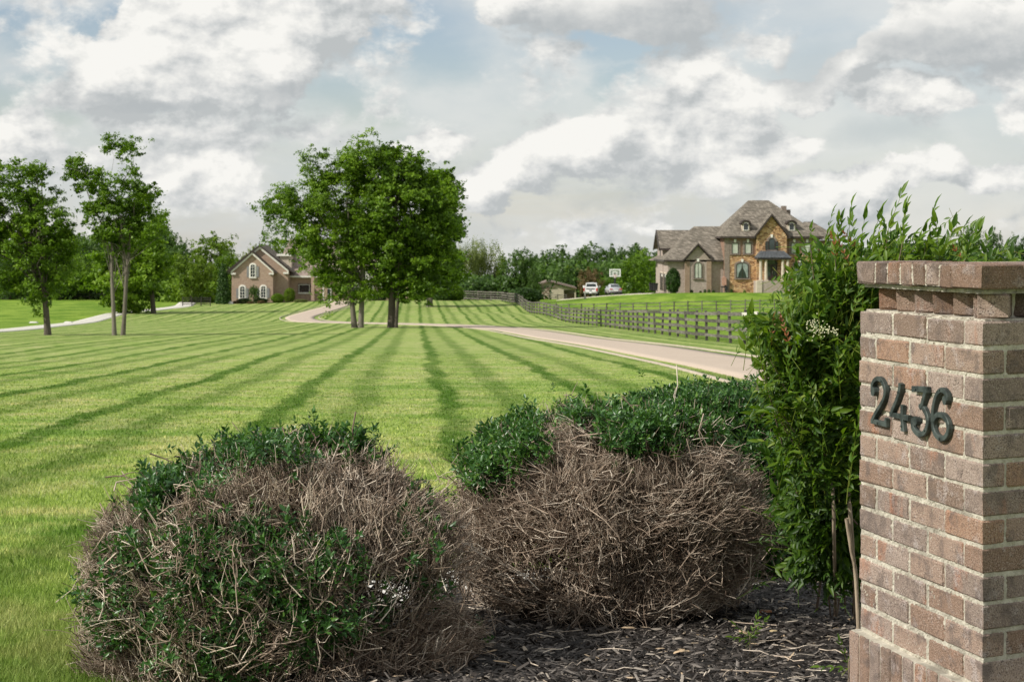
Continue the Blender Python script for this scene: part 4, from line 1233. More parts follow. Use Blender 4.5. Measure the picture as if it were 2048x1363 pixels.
YL = 6.25
gl = world_zone([(600, 872, 250, 20, .75), (430, 905, 60, 22, .5), (345, 945, 40, 24, .5), (250, 1010, 45, 40, .3), (400, 960, 70, 24, .14), (370, 1130, 140, 70, .16), (560, 1120, 180, 90, .11), (300, 1220, 110, 90, .19), (620, 1210, 220, 60, .15), (800, 1090, 80, 50, .08), (840, 1200, 50, 40, .10),
                 (480, 1290, 250, 60, .14), (760, 890, 70, 20, .4), (200, 1200, 60, 120, .17)], YL - .5, .32, 960, .52)
zt = EYE - (858 - HZ) * 6.35 / F
shrub('clipped_shrub', 'round clipped shrub of bare twigs dotted with green leaves, left of the twiggier one', (W(566, YL), YL, .39), (.735, .64, zt - .39), 17000, gl, 11, thin=[(850, 1190, 150, 80, .8), (960, 1130, 60, 80, .6), (250, 1250, 110, 90, .35)])
YR = 7.25
gr = world_zone([(1000, 880, 80, 46, .8), (945, 930, 50, 50, .9), (1180, 835, 70, 24, .40), (1320, 855, 120, 38, .8), (1150, 800, 190, 20, .8), (1000, 850, 60, 24, .5), (1260, 805, 120, 24, .6), (1440, 880, 60, 30, .4)], YR - .45, .2, 825, .4)
zt = EYE - (800 - HZ) * 7.3 / F
shrub('clipped_shrub', 'mostly bare brown twiggy shrub beside the mulch, leafy only along its upper edge', (W(1222, YR), YR, .50), (.66, .60, zt - .50), 18000, gr, 23, thin=[(1050, 1130, 110, 80, .72), (1150, 1000, 60, 50, .4), (1500, 1130, 60, 60, .5)])
YB = 8.7
gb = lambda dn, tip: np.clip(.30 + 1.1 * (dn[:, 2] > .35) + .5 * (dn[:, 1] > .2), 0, 1)
zt = EYE - (768 - HZ) * 8.7 / F
shrub('clipped_shrub', 'leafy green topped shrub behind the bare one, next to the tall bush by the pillar', (W(1430, YB), YB, .42), (.78, .55, zt - .42), 9000, gb, 31, base_z=gz(W(1440, YB), YB))

# ------------------------------------------------------------------ nandina bush behind the pillar
def spray(seed, npair=4, L=.062, wr=.27, rl=.17):
    r = np.random.default_rng(seed); base = []; ax = []; ln = []
    for i in range(npair):
        t = (i + .6) / npair
        for s in (-1, 1):
            base.append((0, .015 * t * t, rl * t)); a = .75 - .35 * t
            ax.append((s * math.sin(a) + r.normal(0, .12), r.normal(.12, .15), math.cos(a) + r.normal(0, .1))); ln.append(L * r.uniform(.75, 1.1) * (1 - .15 * t))
    base.append((0, .015, rl)); ax.append((r.normal(0, .08), .1, 1)); ln.append(L * 1.1)
    base = np.array(base); ax = unit(np.array(ax)); ln = np.array(ln); n = len(base)
    up = unit(np.array([[0, -1, .1]] * n) + r.normal(0, .35, (n, 3)))
    v, f = leafmesh(n, base, ax, up, ln, ln * wr, .22, .22)
    rn = np.repeat(np.clip(r.normal(.42, .17, n), 0, 1), 8)
    # rachis
    P = np.array([[(0, 0, -.05), (0, .004, rl * .35), (0, .009, rl * .7), (0, .015, rl)]])
    tv, tf = tubes(P, np.array([[.0013, .0011, .0009, .0006]]), 3)
    tq = np.concatenate([tf[:, [0, 1, 2]], tf[:, [0, 2, 3]]])
    f = np.concatenate([f, tq + len(v)]); v = np.concatenate([v, tv]); rn = np.concatenate([rn, np.full(len(tv), .86)])
    return v, f, rn


SPR = [spray(300 + i, 3 + i % 3, .040 + .004 * (i % 4), .32 + .04 * (i % 2), .13 + .02 * (i % 3)) for i in range(8)]
NB = [  # px, py, rx, ry, Y, depth half size
    (1690, 540, 75, 65, 6.35, .35), (1800, 510, 90, 42, 6.45, .35), (1900, 525, 100, 28, 6.35, .35), (2020, 535, 90, 20, 6.25, .3), (1630, 590, 70, 90, 6.35, .35),
    (1700, 600, 70, 110, 6.45, .35), (1565, 690, 45, 45, 6.25, .22), (1640, 700, 95, 90, 6.35, .38), (1575, 770, 55, 35, 6.25, .25), (1650, 820, 95, 90, 6.40, .4), (1600, 900, 80, 70, 6.45, .35),
    (1680, 930, 60, 110, 6.55, .3), (1630, 1010, 60, 90, 6.65, .3), (1690, 1090, 45, 70, 6.65, .22), (1590, 1020, 50, 70, 6.60, .25), (1640, 1110, 50, 55, 6.75, .2), (1600, 1130, 35, 40, 6.80, .15), (1680, 1150, 40, 40, 6.75, .15), (1520, 640, 30, 22, 6.20, .15), (2080, 530, 60, 20, 6.35, .3), (1860, 600, 140, 90, 6.65, .3)]
SHOOTS = [(1612, 420), (1640, 410), (1660, 400), (1690, 395), (1735, 430), (1755, 420), (1785, 392), (1808, 385), (1825, 400), (1850, 425), (1862, 415), (1895, 430), (1925, 425), (1955, 408), (1945, 440),
          (1980, 465), (2010, 462), (2035, 475), (1510, 620), (1500, 640), (1503, 660), (1525, 690), (1508, 760), (1500, 740), (1520, 780), (1545, 580), (1560, 560), (1590, 545), (1660, 430), (1705, 425), (1530, 600), (1512, 705)]


def nandina():
    r = np.random.default_rng(77)
    c0 = np.array([W(1690, 7.0), 7.0, gz(W(1690, 7.0), 7.0)])
    root = thing('leafy_bush', 'tall dense bush of narrow pointed green leaves rising behind the brick pillar', 'bush', tuple(c0))
    vol = np.array([b[2] * b[3] for b in NB]) ** .8; nt_ = 3900
    which = r.choice(len(NB), nt_, p=vol / vol.sum())
    B = np.array(NB)[which]
    d = unit(r.normal(0, 1, (nt_, 3)) + [0, -.35, .2]); rad = r.random(nt_) ** .33 * .97
    Y = B[:, 4]; ctr = np.stack([(B[:, 0] - CX) * Y / F, Y, EYE - (B[:, 1] - HZ) * Y / F], -1)
    R3 = np.stack([B[:, 2] * Y / F, B[:, 5], B[:, 3] * Y / F], -1)
    pos = ctr + d * R3 * rad[:, None]
    bc = np.array([W(1740, 6.55), 6.6, .85])
    dirs = unit(unit(pos - bc) * .8 + [-.12, -.30, .30] + r.normal(0, .62, (nt_, 3)))
    # lower part hangs outward
    low = (pos[:, 2] < .75)[:, None]; dirs = unit(np.where(low, dirs + [-.35, -.4, -.25], dirs))
    pos = pos - dirs * .16
    ok = ~((pos[:, 1] < 5.6) & (pos[:, 0] > .90)); pos = pos[ok]; dirs = dirs[ok]
    # slender shoots on the outline
    sp = []; sd = []; cl = []
    for px, py in SHOOTS:
        Y = r.uniform(6.0, 6.5); tip = np.array(P3(px, py + 14, Y)); dr = unit(tip - np.array([W(1740, 6.5), 6.6, .95]) + r.normal(0, .08, 3)); dr = unit(dr + [0, 0, .35])
        for k in range(4):
            sp.append(tip - dr * (.15 + k * .055) + r.normal(0, .006, 3)); sd.append(unit(dr + r.normal(0, .16, 3)))
        cl.append((tip - dr * .12, tip - dr * .6 - [0, 0, .12]))
    pos = np.concatenate([np.array(sp), pos]); dirs = np.concatenate([np.array(sd), dirs])
    front = pos[:, 1] - 6.35 + r.normal(0, .12, len(pos)); front[:len(sp)] = -9
    o = np.argsort(front); pos = pos[o]; dirs = dirs[o]
    n = len(pos)
    # leaf sprays face outwards/upwards
    z = dirs; y = unit(np.cross(z, np.cross(np.array([[-.5, -.6, .7]]) + r.normal(0, .35, (n, 3)), z)) * -1)
    x = np.cross(y, z); R = np.stack([x, y, z], -1)
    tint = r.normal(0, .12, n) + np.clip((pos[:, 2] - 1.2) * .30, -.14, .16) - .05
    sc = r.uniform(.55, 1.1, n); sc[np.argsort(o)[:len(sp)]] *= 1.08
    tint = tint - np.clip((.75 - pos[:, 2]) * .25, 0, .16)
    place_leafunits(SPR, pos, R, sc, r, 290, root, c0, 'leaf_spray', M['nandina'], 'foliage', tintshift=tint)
    # reddish young sprays
    rp = np.array([P3(px, py, 6.1) for px, py in [(1660, 462), (1672, 470), (1684, 455), (1545, 615), (1560, 630), (1900, 480)]])
    rdir = unit(np.array([[-.3, -.2, .9]] * len(rp)) + r.normal(0, .25, (len(rp), 3)))
    z = rdir; y = unit(np.cross(z, np.cross(np.array([[-.5, -.6, .7]] * len(rp)), z)) * -1); R = np.stack([np.cross(y, z), y, z], -1)
    place_leafunits(SPR[:3], rp - rdir * .1, R, np.full(len(rp), .5), r, 99, root, c0, 'red_leaf_spray', M['redleaf'], 'foliage')
    # canes
    nc = 22; tips = pos[r.integers(len(sp), len(pos), nc)]; b = np.stack([c0[0] + r.uniform(-.14, .28, nc), c0[1] + r.uniform(-.1, .2, nc), np.full(nc, c0[2] - .02)], -1)
    P = np.zeros((nc + len(cl), 6, 3))
    for k in range(6):
        t = k / 5; P[:nc, k] = b * (1 - t) + tips * t; P[:nc, k, 2] += .22 * math.sin(math.pi * t); P[:nc, k] += r.normal(0, .012, (nc, 3)) * (k > 0)
    for i, (tp, bs) in enumerate(cl):
        for k in range(6): P[nc + i, k] = bs * (1 - k / 5) + tp * k / 5 + [0, 0, -.02 * math.sin(k / 5 * 3.14)]
    v, f = tubes(P - c0, np.linspace(.0055, .0015, 6)[None].repeat(len(P), 0) * r.uniform(.6, 1.1, (len(P), 1)), 5)
    raw('stems', v, f, M['twig'], root, True, np.repeat(r.uniform(0, .35, len(P)), 30))
    for (pts, rad_) in (([(1672, 1245, 7.1), (1669, 1110, 6.5), (1667, 1010, 6.3), (1662, 940, 6.55), (1655, 850, 6.9)], .0065), ([(1712, 1240, 7.0), (1706, 1110, 6.5), (1699, 1010, 6.35), (1692, 940, 6.6), (1688, 850, 6.9)], .0075),
                        ([(1722, 1235, 5.75), (1712, 1160, 5.75), (1703, 1100, 5.72), (1693, 1036, 5.7)], .0065)):
        p = np.array([P3(*q) for q in pts]); p[0, 2] = bedz(p[0, 0], p[0, 1]) - .02
        pp = np.array(_cm(p, 4)); v, f = tubes((pp - c0)[None], np.full((1, len(pp)), rad_), 7)
        raw('cane', v, f, M['cane'], root, True, np.full(len(v), .8))
    # cream flower buds
    for (px, py, sx, sy, n_) in ((1632, 655, 16, 16, 60), (1662, 662, 22, 8, 40)):
        c = np.array(P3(px, py, 6.0)); q = c + r.normal(0, .5, (n_, 3)) * [sx * 5.6 / F * 1.3, .02, sy * 5.6 / F * 1.3]
        oc = np.array([[1, 0, 0], [0, 1, 0], [-1, 0, 0], [0, -1, 0], [0, 0, 1], [0, 0, -1]]) * .0026
        f = np.array([[0, 1, 4], [1, 2, 4], [2, 3, 4], [3, 0, 4], [1, 0, 5], [2, 1, 5], [3, 2, 5], [0, 3, 5]])
        V = oc[None] + (q - c0)[:, None]
        raw('flower_buds', V.reshape(-1, 3), (np.arange(n_)[:, None, None] * 6 + f[None]).reshape(-1, 3), M['bud'], root)['kind'] = 'stuff'


M['bud'] = mottled('cream_buds', (.62, .62, .36), (.75, .74, .5), 40, .6, .3)
nandina()


def seedling(lab, px, py, Y, n, sc, seed):
    r = np.random.default_rng(seed); c = np.array([W(px, Y), Y, float(bedz(W(px, Y), Y))])
    root = thing('seedling', lab, 'seedling', tuple(c))
    top = np.array(P3(px, py, Y)); h = max(.05, top[2] - c[2])
    d = unit(np.stack([r.normal(0, .7, n), r.normal(-.3, .5, n), r.uniform(.2, 1, n)], -1))
    pos = np.tile([0, 0, h * .3], (n, 1)) + c
    y = unit(np.cross(d, np.cross(np.array([[0, -.5, .9]] * n), d)) * -1); R = np.stack([np.cross(y, d), y, d], -1)
    place_leafunits(SPR[:4], pos, R, np.full(n, sc), r, 99, root, c, 'leaf_spray', M['nandina'], 'foliage')
    v, f = tubes(np.array([[(0, 0, -.02), (0, 0, h * .2), (0, 0, h * .4)]]), np.array([[.003, .002, .0015]]), 5)
    raw('stem', v, f, M['cane'], root, True, np.full(len(v), .5))


seedling('small bright green seedling growing from the mulch below the bare shrub', 1500, 1200, 6.3, 5, .55, 5)
seedling('green leafy sucker sprouting against the foot of the brick pillar', 1697, 1205, 5.55, 6, .62, 6)

# ------------------------------------------------------------------ trees
def crownmesh(lobes, nleaf, leaf, seed, clump=.5, shell=.45, aspect=.55, per=42, flat=.6, sub=7):
    """lobes (k,6): centre + radii (metres, local).  returns verts, faces, rnd"""
    r = np.random.default_rng(seed); lobes = np.asarray(lobes, float)
    vol = (lobes[:, 3] * lobes[:, 4] * lobes[:, 5]) ** .72; nc = max(4, nleaf // per)
    nbr = max(3, nc // sub)
    w = r.choice(len(lobes), nbr, p=vol / vol.sum()); d = unit(r.normal(0, 1, (nbr, 3)) + [0, 0, .12])
    rad = shell + (1.0 - shell) * r.random(nbr) ** .6
    bc_ = lobes[w, :3] + d * lobes[w, 3:] * rad[:, None]; bout = unit(bc_ - lobes[w, :3]); brnd = r.normal(0, .12, nbr); bs = clump * 1.9 * r.uniform(.5, 1.3, nbr)
    kb = r.integers(0, nbr, nc)
    cc = bc_[kb] + r.normal(0, .55, (nc, 3)) * bs[kb][:, None] * [.85, .85, .8] + bout[kb] * (r.random((nc, 1)) ** 2) * clump * 1.2
    out = bout[kb]; crnd = r.normal(0, .08, nc) + brnd[kb]
    csz = clump * r.uniform(.45, 1.1, nc)
    k = r.integers(0, nc, nleaf)
    p = cc[k] + r.normal(0, .5, (nleaf, 3)) * csz[k][:, None] * [1, 1, flat]
    nrm = unit(out[k] * .6 + [0, 0, .55] + r.normal(0, .6, (nleaf, 3)))
    t = unit(np.cross(nrm, r.normal(0, 1, (nleaf, 3)))); b = np.cross(nrm, t)
    s = leaf * r.uniform(.6, 1.3, nleaf)[:, None]
    V = np.stack([p - t * s, p + b * s * aspect + nrm * s * .15, p + t * s, p - b * s * aspect + nrm * s * .15], 1)
    rn = np.clip(.45 + crnd[k] + r.normal(0, .13, nleaf), 0, 1)
    return V.reshape(-1, 3), np.arange(nleaf * 4).reshape(-1, 4), np.repeat(rn, 4), cc


def limbs(base_pts, targets, r, r0, k=6, jit=.12):
    """polylines from points on the trunk to targets"""
    n = len(targets); P = np.zeros((n, k, 3))
    for i in range(k):
        t = i / (k - 1); P[:, i] = base_pts * (1 - t) + targets * t; P[:, i, 2] += (np.linalg.norm(targets - base_pts, axis=1)) * .10 * math.sin(math.pi * t)
        if 0 < i: P[:, i] += r.normal(0, jit, (n, 3))
    return P


def tree(name, label, px, py, Y, lobes_px, nleaf, leaf, mat, seed, trunks=None, clump=.55, shell=.4, bark='bark', group=None, depth=.9, nb=26, tr=.2, branch_r=.07, per=42, ylift=None):
    """lobes_px: (px,py,rx,ry) in photo pixels measured at the tree's distance, turned into metres round the trunk"""
    x = W(px, Y); z = gz(x, Y); s = Y / F; r = np.random.default_rng(seed)
    root = thing(name, label, 'tree', (x, Y, z), group=group)
    lobes = [((a - px) * s, r.uniform(-.35, .35) * max(rx, ry) * s * 1.0, EYE - (b - HZ) * s - z, rx * s, max(rx, ry) * s * depth, ry * s) for a, b, rx, ry in lobes_px]
    v, f, rn, cc = crownmesh(lobes, nleaf, leaf, seed, clump, shell, per=per, sub=10)
    c = raw('crown', v, f, mat, root, False, rn)
    trunks = trunks or [(px, px, .5)]
    tops = []
    for (bx_, tx_, hfrac) in trunks:
        H = max(l[2] + l[5] * .4 for l in lobes) * hfrac
        P = np.zeros((1, 9, 3))
        for i in range(9):
            t = i / 8; P[0, i] = ((bx_ - px) * s * (1 - t) + (tx_ - px) * s * t + math.sin(t * 5 + seed) * tr * .6 * t, math.sin(t * 4 + seed * 2) * tr * .5, -.1 + H * t)
        rad = tr * np.array([1.35, 1.08, 1.0, .94, .86, .76, .62, .46, .3])[None]
        v, f = tubes(P, rad, 9); raw('trunk', v, f, M[bark], root, True, np.full(len(v), r.uniform(.35, .8))); tops.append(P[0])
    if nb:
        tg = cc[r.integers(0, len(cc), nb)]; tp = np.array([tops[i % len(tops)][r.integers(3, 8)] for i in range(nb)])
        P = limbs(tp, tg, r, branch_r); v, f = tubes(P, np.linspace(branch_r, branch_r * .2, 6)[None].repeat(nb, 0) * r.uniform(.5, 1.1, (nb, 1)), 5)
        raw('limbs', v, f, M[bark], root, True, np.full(len(v), .55))
    return root


tree('tree', 'large spreading tree with a forked trunk, left of the pair beside the driveway', 714, 657, 141,
     [(632, 318, 26, 42), (640, 370, 45, 50), (728, 300, 40, 32), (745, 345, 45, 45), (700, 350, 30, 40), (572, 405, 44, 34), (540, 400, 24, 22), (580, 450, 50, 40), (650, 430, 62, 62), (720, 430, 66, 66), (640, 500, 50, 40),
      (700, 510, 58, 50), (668, 560, 36, 34), (705, 585, 44, 22), (740, 560, 34, 34), (600, 490, 34, 22), (650, 590, 20, 14)], 80000, .098, M['leafmain'], 41,
     [(709, 690, .62), (721, 735, .70)], .42, .2, depth=.9, nb=70, tr=.19, branch_r=.08, per=26)
tree('tree', 'large round dense tree with one straight dark trunk, right of the pair beside the driveway', 783, 656, 141,
     [(790, 325, 42, 34), (770, 370, 50, 45), (815, 355, 50, 45), (855, 400, 48, 48), (800, 430, 66, 60), (860, 460, 50, 50), (780, 500, 62, 56), (830, 530, 64, 50), (872, 520, 36, 44), (860, 575, 46, 26), (790, 565, 40, 32), (880, 440, 40, 40)], 62000, .130, M['leafmain'], 42,
     [(783, 790, .7)], .42, .2, depth=.9, nb=60, tr=.27, branch_r=.09, per=26, bark='barkdark')
tree('sapling', 'thin dark leaning sapling growing right against the straight trunk', 793, 656, 140.4, [(800, 540, 14, 22), (797, 500, 12, 18)], 1500, .15, M['leafmain'], 43, [(792, 800, .9)], .4, .3, nb=5, tr=.12, branch_r=.04, bark='barkdark')
tree('tree', 'tall full green tree standing at the top of the lawn behind the driveway pair', 859, 606, 236,
     [(862, 370, 28, 30), (885, 380, 34, 34), (888, 430, 36, 40), (862, 470, 54, 54), (890, 500, 34, 44), (870, 545, 50, 34), (895, 550, 22, 22), (840, 540, 46, 34), (888, 400, 24, 24)], 46000, .22, M['leafmain'], 44, [(859, 862, .6)], .7, .2, depth=.8, nb=30, tr=.34, branch_r=.13, per=26)
tree('tree', 'leafy tree at the left end of the lawn beside the gravel lane', 95, 671, 104,
     [(85, 345, 32, 24), (35, 350, 40, 30), (-10, 380, 45, 40), (60, 400, 56, 42), (110, 400, 30, 30), (20, 450, 60, 45), (90, 450, 48, 42), (-30, 470, 60, 60), (50, 510, 66, 45), (110, 500, 40, 36), (75, 560, 46, 32), (110, 555, 34, 24), (10, 560, 50, 34), (82, 605, 16, 18)],
     46000, .085, M['leafmain'], 45, [(95, 80, .62)], .30, .15, depth=.85, nb=70, tr=.17, branch_r=.06, per=24, bark='barkdark')
tree('tree', 'airy pale barked tree with two separate trunks and a high tuft of leaves', 237, 669, 104,
     [(232, 292, 20, 13), (258, 286, 22, 12), (262, 306, 20, 14), (160, 335, 26, 18), (180, 365, 34, 26), (212, 375, 34, 26), (262, 358, 32, 24), (290, 385, 26, 26), (190, 415, 34, 26), (235, 425, 44, 34), (280, 430, 34, 28), (225, 470, 34, 26), (260, 480, 40, 34), (300, 450, 22, 24), (142, 360, 16, 18)],
     23000, .085, M['leafmain'], 46, [(229, 222, .56), (246, 262, .62)], .27, .15, depth=.8, nb=34, tr=.115, branch_r=.035, per=22)
tree('tree', 'bushy dark green tree close behind the two pale trunks, beside the gravel lane', 307, 628, 211,
     [(290, 425, 36, 30), (260, 480, 46, 44), (310, 490, 36, 46), (240, 540, 50, 46), (290, 555, 50, 40), (210, 565, 34, 28), (325, 545, 26, 36), (255, 600, 44, 18), (310, 520, 30, 40)], 28000, .20, M['leafmain'], 47, [(307, 300, .6)], .7, .3, nb=24, tr=.26, branch_r=.1, bark='barkdark')

# garden and boundary trees: a handful of crowns, copied
VAR = {}


def variant(kind, i, mat):
    key = (kind, i, mat)
    if key in VAR: return VAR[key]
    r = np.random.default_rng(900 + i + len(kind) * 17)
    if kind == 'round':
        lob = [(r.uniform(-.28, .28), r.uniform(-.3, .3), r.uniform(.32, .80), r.uniform(.22, .34), r.uniform(.22, .34), r.uniform(.14, .22)) for _ in range(9)] + [(0, 0, .5, .42, .42, .36), (0, 0, .2, .42, .42, .2)]
        n, lf, cl = 11000, .019, .045
    elif kind == 'tall':
        lob = [(r.uniform(-.16, .16), r.uniform(-.16, .16), z, r.uniform(.16, .26), r.uniform(.16, .26), r.uniform(.12, .16)) for z in np.linspace(.12, .88, 9)]
        n, lf, cl = 6000, .020, .05
    elif kind == 'cone':
        lob = [(0, 0, z, .30 * (1.05 - z) ** .6 + .02, .30 * (1.05 - z) ** .6 + .02, .1) for z in np.linspace(.06, .95, 9)]
        n, lf, cl = 8000, .026, .025
    elif kind == 'egg':
        lob = [(0, 0, .5, .36, .36, .5)]; n, lf, cl = 7000, .034, .022
    elif kind == 'mound':
        lob = [(0, 0, .42, .5, .5, .52)]; n, lf, cl = 7000, .036, .03
    elif kind == 'willow':
        lob = [(r.uniform(-.25, .25), r.uniform(-.25, .25), r.uniform(.35, .85), .2, .2, .2) for _ in range(10)] + [(0, 0, .5, .4, .4, .4)]
        n, lf, cl = 9000, .022, .05
    v, f, rn, cc = crownmesh(lob, n, lf, 500 + i, cl, .55 if kind in ('egg', 'cone', 'mound') else .35, flat=(2.6 if kind == 'willow' else .8), per=(2 if kind in ('egg', 'cone', 'mound') else 13), sub=(1 if kind in ('egg', 'cone', 'mound') else 4), aspect=(.3 if kind == 'willow' else .55))
    me = bpy.data.meshes.new('crown'); me.from_pydata([], [], [])
    o = raw('crown', v, f, M[mat], None, False, rn); me = o.data; bpy.data.objects.remove(o)
    P = np.array([[(0, 0, -.03), (.006, 0, .1), (-.004, .004, .2), (.01, 0, .35), (0, 0, .55), (.01, 0, .75)]]); tv, tf = tubes(P, np.array([[.026, .02, .018, .015, .010, .004]]), 7)
    o = raw('trunk', tv, tf, M['barkdark'], None, True, np.full(len(tv), .4)); tm = o.data; bpy.data.objects.remove(o)
    VAR[key] = (me, tm); return VAR[key]


def bgtree(name, label, cat, px, ytop, hw, Y, kind, i, mat, group=None, trunk=True, ybase=None):
    x = W(px, Y); z = gz(x, Y) if ybase is None else EYE - (ybase - HZ) * Y / F
    H = (EYE - (ytop - HZ) * Y / F) - z; wd = hw * Y / F
    root = thing(name, label, cat, (x, Y, z - .05), group=group)
    me, tm = variant(kind, i, mat); half = {'round': .5, 'tall': .34, 'cone': .32, 'egg': .38, 'mound': .5, 'willow': .46}[kind]
    s = (wd / half, wd / half, H * .98)
    link('crown' if trunk else 'foliage', me, root, (0, 0, 0), (0, 0, (px * 1.7) % 6.28), s)
    if trunk: link('trunk', tm, root, (0, 0, 0), None, (max(H * .8, s[0] * .4), max(H * .8, s[0] * .4), s[2]))
    return root


# dense wood behind the field on the left
L1 = [(-60, 455, 60, 300), (-10, 470, 48, 330), (40, 452, 46, 320), (95, 462, 40, 310), (140, 445, 44, 330), (185, 470, 40, 300), (225, 450, 44, 325), (275, 468, 40, 310), (318, 440, 40, 320), (355, 492, 34, 300),
      (160, 500, 36, 285), (60, 505, 38, 282), (255, 510, 36, 280), (120, 520, 30, 275), (20, 520, 30, 278)]
L1N = ['wood tree cut by the left edge of the picture, beyond the field', 'dark wood tree just inside the left edge, behind the airy crown of the lane tree', 'high wood tree directly behind the crown of the left lane tree', 'wood tree behind the leaning trunk of the left lane tree',
       'tall wood tree in the gap between the lane tree and the two pale trunks', 'wood tree left of the two pale trunks, lower than its neighbours', 'wood tree straight behind the two pale trunks', 'wood tree behind the bushy dark tree by the lane', 'tallest wood tree right of the pale trunked tree', 'last wood tree on the right, next to the yellow green garden tree',
       'low front tree of the wood between lane tree and pale trunks', 'low front tree of the wood under the lane tree crown', 'low front wood tree between the pale trunks and the bushy tree', 'small front wood tree right of the leaning trunk', 'small front wood tree left of the leaning trunk']
for k, (px, yt, hw, Y) in enumerate(L1):
    bgtree('tree', L1N[k], 'tree', px, yt - 14, hw * 1.45, Y, 'round', k % 4, ['leafcool', 'leafmain', 'leafcool'][k % 3], 'trees of the wood beyond the left field')
bgtree('tree', 'tall yellow green tree between the wood and the left house', 'tree', 422, 460, 62, 285, 'round', 1, 'leaflime')
bgtree('tree', 'lower lime green tree in front of the tall yellow green one, left of the house', 'tree', 382, 488, 52, 268, 'round', 2, 'leaflime')
bgtree('tree', 'yellowish tree just left of the left house gable', 'tree', 455, 496, 34, 275, 'round', 3, 'leafmain')
bgtree('tree', 'pale leaved tree whose top shows behind the left house gable peak', 'tree', 500, 480, 34, 310, 'round', 0, 'leafwillow')
bgtree('tree', 'lime tree showing between the gable peak and the hipped roof of the left house', 'tree', 556, 474, 30, 305, 'round', 1, 'leaflime')
bgtree('conifer', 'dark green conical evergreen at the left corner of the left house', 'evergreen', 446, 528, 16, 258, 'cone', 0, 'leafever', trunk=False)
bgtree('willow_tree', 'pale drooping willow behind the end of the rail fence', 'tree', 968, 470, 44, 300, 'willow', 0, 'leafwillow')
bgtree('willow_tree', 'narrower hanging willow half hidden behind the tall lawn tree', 'tree', 928, 490, 28, 296, 'willow', 1, 'leafwillow')
bgtree('tree', 'lime green small tree between the willow and the big dark tree', 'tree', 1003, 500, 20, 298, 'round', 3, 'leaflime')
bgtree('tree', 'big dark rounded tree behind the clipped hedge by the barn', 'tree', 1046, 478, 40, 290, 'round', 2, 'leafcool')
bgtree('tree', 'lower dark bush tree beside the hedge in front of the barn', 'tree', 1066, 532, 15, 285, 'round', 1, 'leafcool')
bgtree('hedge', 'smooth clipped dark green rounded hedge behind the rail fence', 'hedge', 1050, 573, 33, 262, 'mound', 0, 'leafever', trunk=False)
L2 = [(1085, 498, 26, 400), (1110, 495, 28, 395), (1140, 497, 28, 405), (1170, 493, 30, 398), (1200, 492, 30, 402), (1228, 488, 28, 396), (1252, 488, 26, 404), (1280, 492, 30, 398), (1310, 494, 26, 400), (1340, 500, 28, 396),
      (1100, 530, 24, 380), (1190, 525, 26, 380), (1215, 520, 24, 378)]
L2N = ['far treeline tree above the left end of the barn roof', 'far treeline tree above the barn ridge', 'far treeline tree above the open bay of the barn', 'far treeline tree above the rusty brown tree', 'far treeline tree between the rusty tree and the backboard', 'highest far treeline tree, right above the basketball backboard',
       'far treeline tree just right of the backboard', 'far treeline tree over the broad bright green tree', 'far treeline tree touching the garage roof of the stone house', 'far treeline tree hidden mostly by the garage wing of the stone house', 'lower treeline tree behind the rounded tree by the barn', 'lower treeline tree behind the pickup and the rusty tree', 'lower treeline tree behind the silver car']
for k, (px, yt, hw, Y) in enumerate(L2):
    bgtree('tree', L2N[k], 'tree', px, yt - 3, hw * 1.3, Y, 'tall' if k % 3 == 1 else 'round', k % 4, 'leafcool', 'trees of the far treeline')
bgtree('tree', 'rounded green tree between the barn roof and the pickup', 'tree', 1130, 535, 22, 325, 'round', 0, 'leafcool')
bgtree('tree', 'rusty brown leaved tree behind the white pickup', 'tree', 1180, 532, 28, 300, 'round', 1, 'leafrust')
bgtree('tree', 'green tree peeping out right of the rusty brown one', 'tree', 1208, 545, 20, 305, 'round', 2, 'leafmain')
bgtree('tree', 'broad bright green tree between the hoop and the stone house', 'tree', 1268, 505, 42, 300, 'round', 3, 'leafmain')
bgtree('tree', 'taller green tree against the garage end of the stone house', 'tree', 1300, 500, 30, 310, 'tall', 0, 'leafmain')
bgtree('evergreen_shrub', 'egg shaped clipped evergreen at the corner of the stone house', 'evergreen', 1346, 535, 15.5, 243.0, 'egg', 0, 'leafever', trunk=False)
for k, (px, yt, hw, Y, lab) in enumerate([(1938, 434, 34, 330, 'round dark tree on the skyline right of the leaning shoots'), (1990, 452, 26, 340, 'lower dark tree in the dip of the skyline above the pillar'),
                                     (2035, 442, 34, 320, 'lacy green tree on the skyline at the right edge, above the pillar'), (1880, 470, 34, 330, 'dark tree mostly hidden by the bush, left of the skyline round one'), (2090, 440, 40, 330, 'skyline tree just past the right edge of the picture')]):
    bgtree('tree', lab, 'tree', px, yt, hw, Y, 'round', k % 4, 'leafcool')


